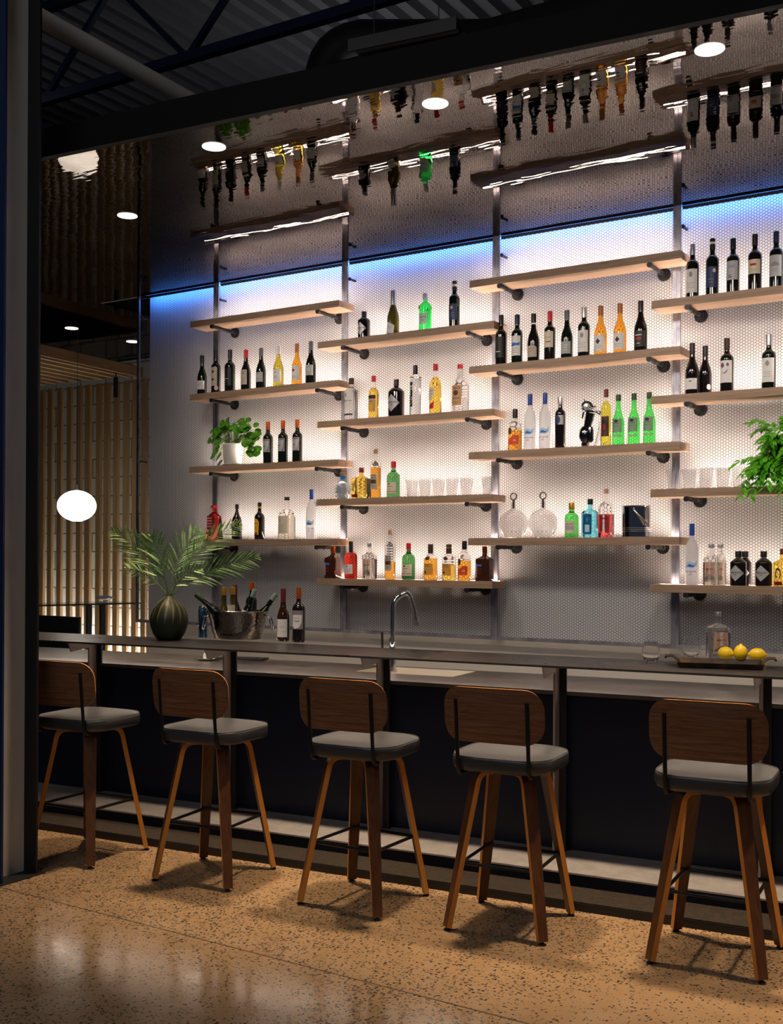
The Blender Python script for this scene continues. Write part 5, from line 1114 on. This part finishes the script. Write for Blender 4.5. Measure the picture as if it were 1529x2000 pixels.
def rc(x, y, z): return [(-x, -y, z), (x, -y, z), (x, y, z), (-x, y, z)]
loft(bm, [rc(a - .004, b - .004, 0), rc(a, b, .002), rc(a + fl_, b + fl_, h), rc(a + fl_ - .003, b + fl_ - .003, h), rc(a - .003, b - .003, .004), rc(.01, .01, .004)], caps=False)
bm.faces.new([bm.verts.new(p) for p in rc(a - .004, b - .004, 0)][::-1]); bm.faces.new([bm.verts.new(p) for p in rc(a - .004, b - .004, .0041)])
fin('tray_pan', bm, TRAYM, t)
for s in (-1, 1):
    bm = B(); pts = [(s * (a + .004), y, z) for y, z in ()]
    prof = bez((s * (a + .006), 0, .018), (s * (a + .03), 0, .056), (s * (a + .062), 0, .040), 8)
    for i, y in enumerate((-.055, .055)): pass
    R0 = [[bm.verts.new((p.x, y, p.z + dz)) for y in (-.06, .06)] for dz in (0, .004) for p in prof]
    n = len(prof)
    for i in range(n - 1):
        bm.faces.new((R0[i][0], R0[i][1], R0[i + 1][1], R0[i + 1][0])); bm.faces.new((R0[n + i][0], R0[n + i + 1][0], R0[n + i + 1][1], R0[n + i][1]))
        for k in (0, 1): bm.faces.new((R0[i][k], R0[i + 1][k], R0[n + i + 1][k], R0[n + i][k]))
    tube(bm, [(s * (a + .064), -.06, .042), (s * (a + .064), .06, .042)], .006, 8)
    fin('handle', bm, TRAYM, t, True)
zt = 1.0704 + .0045
stemless(1350, 1283, 'stemless wine glass standing in the tray', zt)
mp_ = on_z(1402, 1283, zt)
mij((mp_.x, mp_.y, zt), .056, .238, 'pale tequila bottle with pink label standing in the tray with the lemons', None, R_(34))
LEM = mat('lemon_skin', (1.0, .66, .02), .35); _v = coords(LEM, (1, 1, 1)); bump(LEM, noise(LEM, _v, 160, 2), .25, .001)
def lemon(px_, py_, z, rot, lb, rad=.034):
    p = on_z(px_, py_, z); bm = B(); prof = []
    for k in range(17):
        a = PI * k / 16; r = math.sin(a) * rad; x = -math.cos(a) * rad * 1.22
        prof.append((max(r, .0002), x))
    prof[0] = (.004, -rad * 1.40); prof[1] = (.0075, -rad * 1.28); prof[-1] = (.0035, rad * 1.42); prof[-2] = (.008, rad * 1.27)
    lathe(bm, prof, 28); o = fin('lemon', bm, LEM, None, True, angle=80); o.location = (p.x, p.y, z + (rad * 1.41 if rot[0] < 1 else rad)); o.rotation_euler = rot; tag(o, lb, 'lemon', 'lemons in the tray')
lemon(1417, 1289, zt + .0006, (R_(90), 0, R_(70)), 'left lemon in the tray')
lemon(1446, 1295, zt + .0006, (R_(10), R_(4), 0), 'upright middle lemon, tallest in the tray', .0345)
lemon(1479, 1292, zt + .0006, (R_(90), 0, R_(100)), 'right lemon in the tray')
# items on the work counter
p = on_z(404, 1291, ZT); t = empty('glass_dish', (p.x, p.y, ZT + .0004), 'bright glass ashtray like dish on the work counter under the wine tub', 'dish')
bm = B(); lathe(bm, [(.0001, 0), (.045, 0), (.085, .018), (.083, .021), (.042, .006), (.0001, .005)], 32, cap=False); fin('dish_bowl', bm, GLASSC, t, True, angle=40)
bm = B(); lathe(bm, [(.022, .0055), (.026, .03), (.020, .05), (.0, .052)][:3], 16); fin('napkin', bm, L_WHITE, t, True)
p = on_z(455, 1290, ZT); o = simple_box('knife_board', (-.16, .16, -.06, .06, 0, .012), DARKM, bev=.003); o.location = (p.x, p.y + .1, ZT + .0004); o.rotation_euler = (0, 0, .3); tag(o, 'dark flat board lying on the work counter behind the second bracket', 'board')

# ------------------------------------------------------------------ side room at the left
YS = 1.72; zslat = 3.43
bmx = B(); box(bmx, -.047, .047, -.02, .02, 0, zslat - .3, bev=.003); sl = fin('timber_slat', bmx, SLAT); slme = sl.data; bpy.data.objects.remove(sl)
pos = [82, 98.5, 117, 136, 155, 172, 193, 209, 227, 246, 264, 282]
sw = empty('slatted_divider', (-3.0, YS, 0), 'upright pale timber slats with a lit white block wall behind', 'slatted screen')
bm = B(); box(bm, -2.6, 2.1, -.20, .05, .02, .30); fin('sill', bm, DARKM, sw)
bm = B(); box(bm, -2.6, 2.05, -.17, -.15, .3005, .31); fin('light_strip', bm, mat('slat_light_strip', (1, 1, 1), .5, emit=(1, .84, .58), es=34), sw)
for i, pxx in enumerate(pos):
    q = on_y(pxx, 1000, YS); o = bpy.data.objects.new('slat', slme); COL.objects.link(o); o.parent = sw; o.location = (q.x + 3.0, 0, .3); o.scale = (.70 if i not in (0, 5, 7) else .82, 1, 1)
bm = B(); box(bm, -6, -.9, YS + .14, YS + .32, 0.001, .52); tag(fin('light_ledge', bm, BRICK), 'pale low ledge behind the timber slats', 'ledge')
bm = B(); box(bm, -6, -.9, YS + .17, YS + .20, .5205, .535); tag(fin('cove_light', bm, UPL), 'bright light strip at the foot of the block wall behind the slats', 'light strip')
# slatted canopy
cA = on_z(76, 692, 3.45); cB = on_z(271, 735, 3.45); cd = (cB - cA).normalized(); cn = Vector((cd.y, -cd.x, 0))
cang = math.atan2(cd.y, cd.x)
CAN = wood('canopy_timber', (.20, .10, .045), (.28, .15, .07), (2, 10, 10), .5)
t = empty('timber_canopy', (cA.x, cA.y, 3.44), 'slatted timber canopy hanging over the side room at the left', 'canopy', rz=cang)
bm = B(); box(bm, -1.2, (1.70 - cA.y) / cd.y, -.03, 0, 0, .10); fin('fascia', bm, CAN, t)
for k in range(9):
    bm = B(); y0 = .13 + .17 * k; box(bm, -1.2, (1.68 - cA.y) / cd.y - .0, y0, y0 + .035, 0.01, .085); fin('slat', bm, SLAT, t)
bm = B(); box(bm, -1.2, (1.68 - cA.y) / cd.y, 0.001, 1.8, .10, .115); fin('deck', bm, DARKM, t)
# globe pendant
gp_ = on_y(150, 988, .75)
t = empty('globe_pendant', gp_, 'glowing white globe pendant lamp on a thin cord', 'pendant lamp')
bm = B(); prof = [(math.sin(PI * k / 20) * .182, -math.cos(PI * k / 20) * .148) for k in range(21)]; prof[0] = (.03, -.1475); prof[1] = (.05, -.146); prof[-1] = (.012, .149); lathe(bm, prof, 40); fin('globe', bm, LAMPW, t, True, angle=60)
bm = B(); tube(bm, [(0, 0, .1495), (0, 0, .20)], .012, 12); fin('socket', bm, BRUSH, t, True)
bm = B(); tube(bm, [(0, 0, .20), (0, 0, ZC - gp_.z - .001)], .0022, 6); fin('cord', bm, C_BLACK, t)
# black cylinder spot under the canopy
cp_ = on_y(226, 757, 1.35); t = empty('cylinder_spotlight', (cp_.x, cp_.y, cp_.z), 'black cylinder spotlight under the timber canopy', 'spotlight')
bm = B(); tube(bm, [(0, 0, -.10), (0, 0, .10)], .024, 20); fin('housing', bm, DARKM, t, True)
bm = B(); tube(bm, [(0, 0, .10), (0, 0, 3.44 - cp_.z)], .006, 8); fin('stem', bm, DARKM, t, True)
# high table with legs and the black bench back
ta = on_z(72, 1181.5, 1.145); tb = on_z(282, 1176.5, 1.145); td = (tb - ta).normalized(); tn = Vector((-td.y, td.x, 0)); TL = (tb - ta).length
t = empty('high_table', (ta.x, ta.y, 0), 'high dark glass topped table in the side room', 'table', rz=math.atan2(td.y, td.x))
bm = B(); box(bm, -.8, TL * .97, 0, .42, 1.13, 1.145); fin('table_top', bm, mat('dark_glass_top', (.03, .035, .04), .08, 0, .6), t)
for (x, y) in ((TL * .62, .06), (TL * .62, .36), (-.7, .06), (-.7, .36)):
    bm = B(); box(bm, x - .022, x + .022, y - .022, y + .022, 0, 1.1298); fin('leg', bm, DARKM, t)
bp_ = on_y(127, 1210, ta.y + .05); bq = on_y(178, 1210, ta.y + .05)
z1 = on_y(170, 1184, ta.y + .05).z - .02; z0 = on_y(170, 1240, ta.y + .05).z
wb = bq.x - on_y(60, 1210, ta.y + .05).x
t = empty('bench', (bq.x, ta.y - .06, 0), 'black high backed bench beside the high table', 'bench')
bm = B(); box(bm, -wb - .4, 0, -.03, 0, .1, min(z1, 1.06), bev=.006); fin('backrest', bm, DARKM, t)
bm = B(); box(bm, -wb - .4, -.02, -.45, -.031, .42, .47, bev=.01); fin('seat', bm, DARKM, t)
bm = B(); box(bm, -wb - .4, -.02, -.42, -.38, 0, .42); box(bm, -wb - .4, -.02, -.08, -.04, 0, .42); fin('base', bm, DARKM, t)
# crumpled cloth on the table
cp2 = on_z(203, 1172, 1.146); bm = B(); rnd = random.Random(2)
bmesh.ops.create_icosphere(bm, subdivisions=3, radius=.06)
for v in bm.verts: v.co = Vector((v.co.x * 1.7, v.co.y * 1.0, v.co.z * .38)) * (1 + .22 * math.sin(v.co.x * 90) * math.cos(v.co.y * 70))
zmin = min(v.co.z for v in bm.verts)
for v in bm.verts: v.co.z -= zmin
o = fin('folded_cloth', bm, mat('grey_cloth', (.18, .18, .20), .9), None, True, angle=80); o.location = (cp2.x, cp2.y, 1.1454); tag(o, 'crumpled grey cloth on the high table', 'cloth')
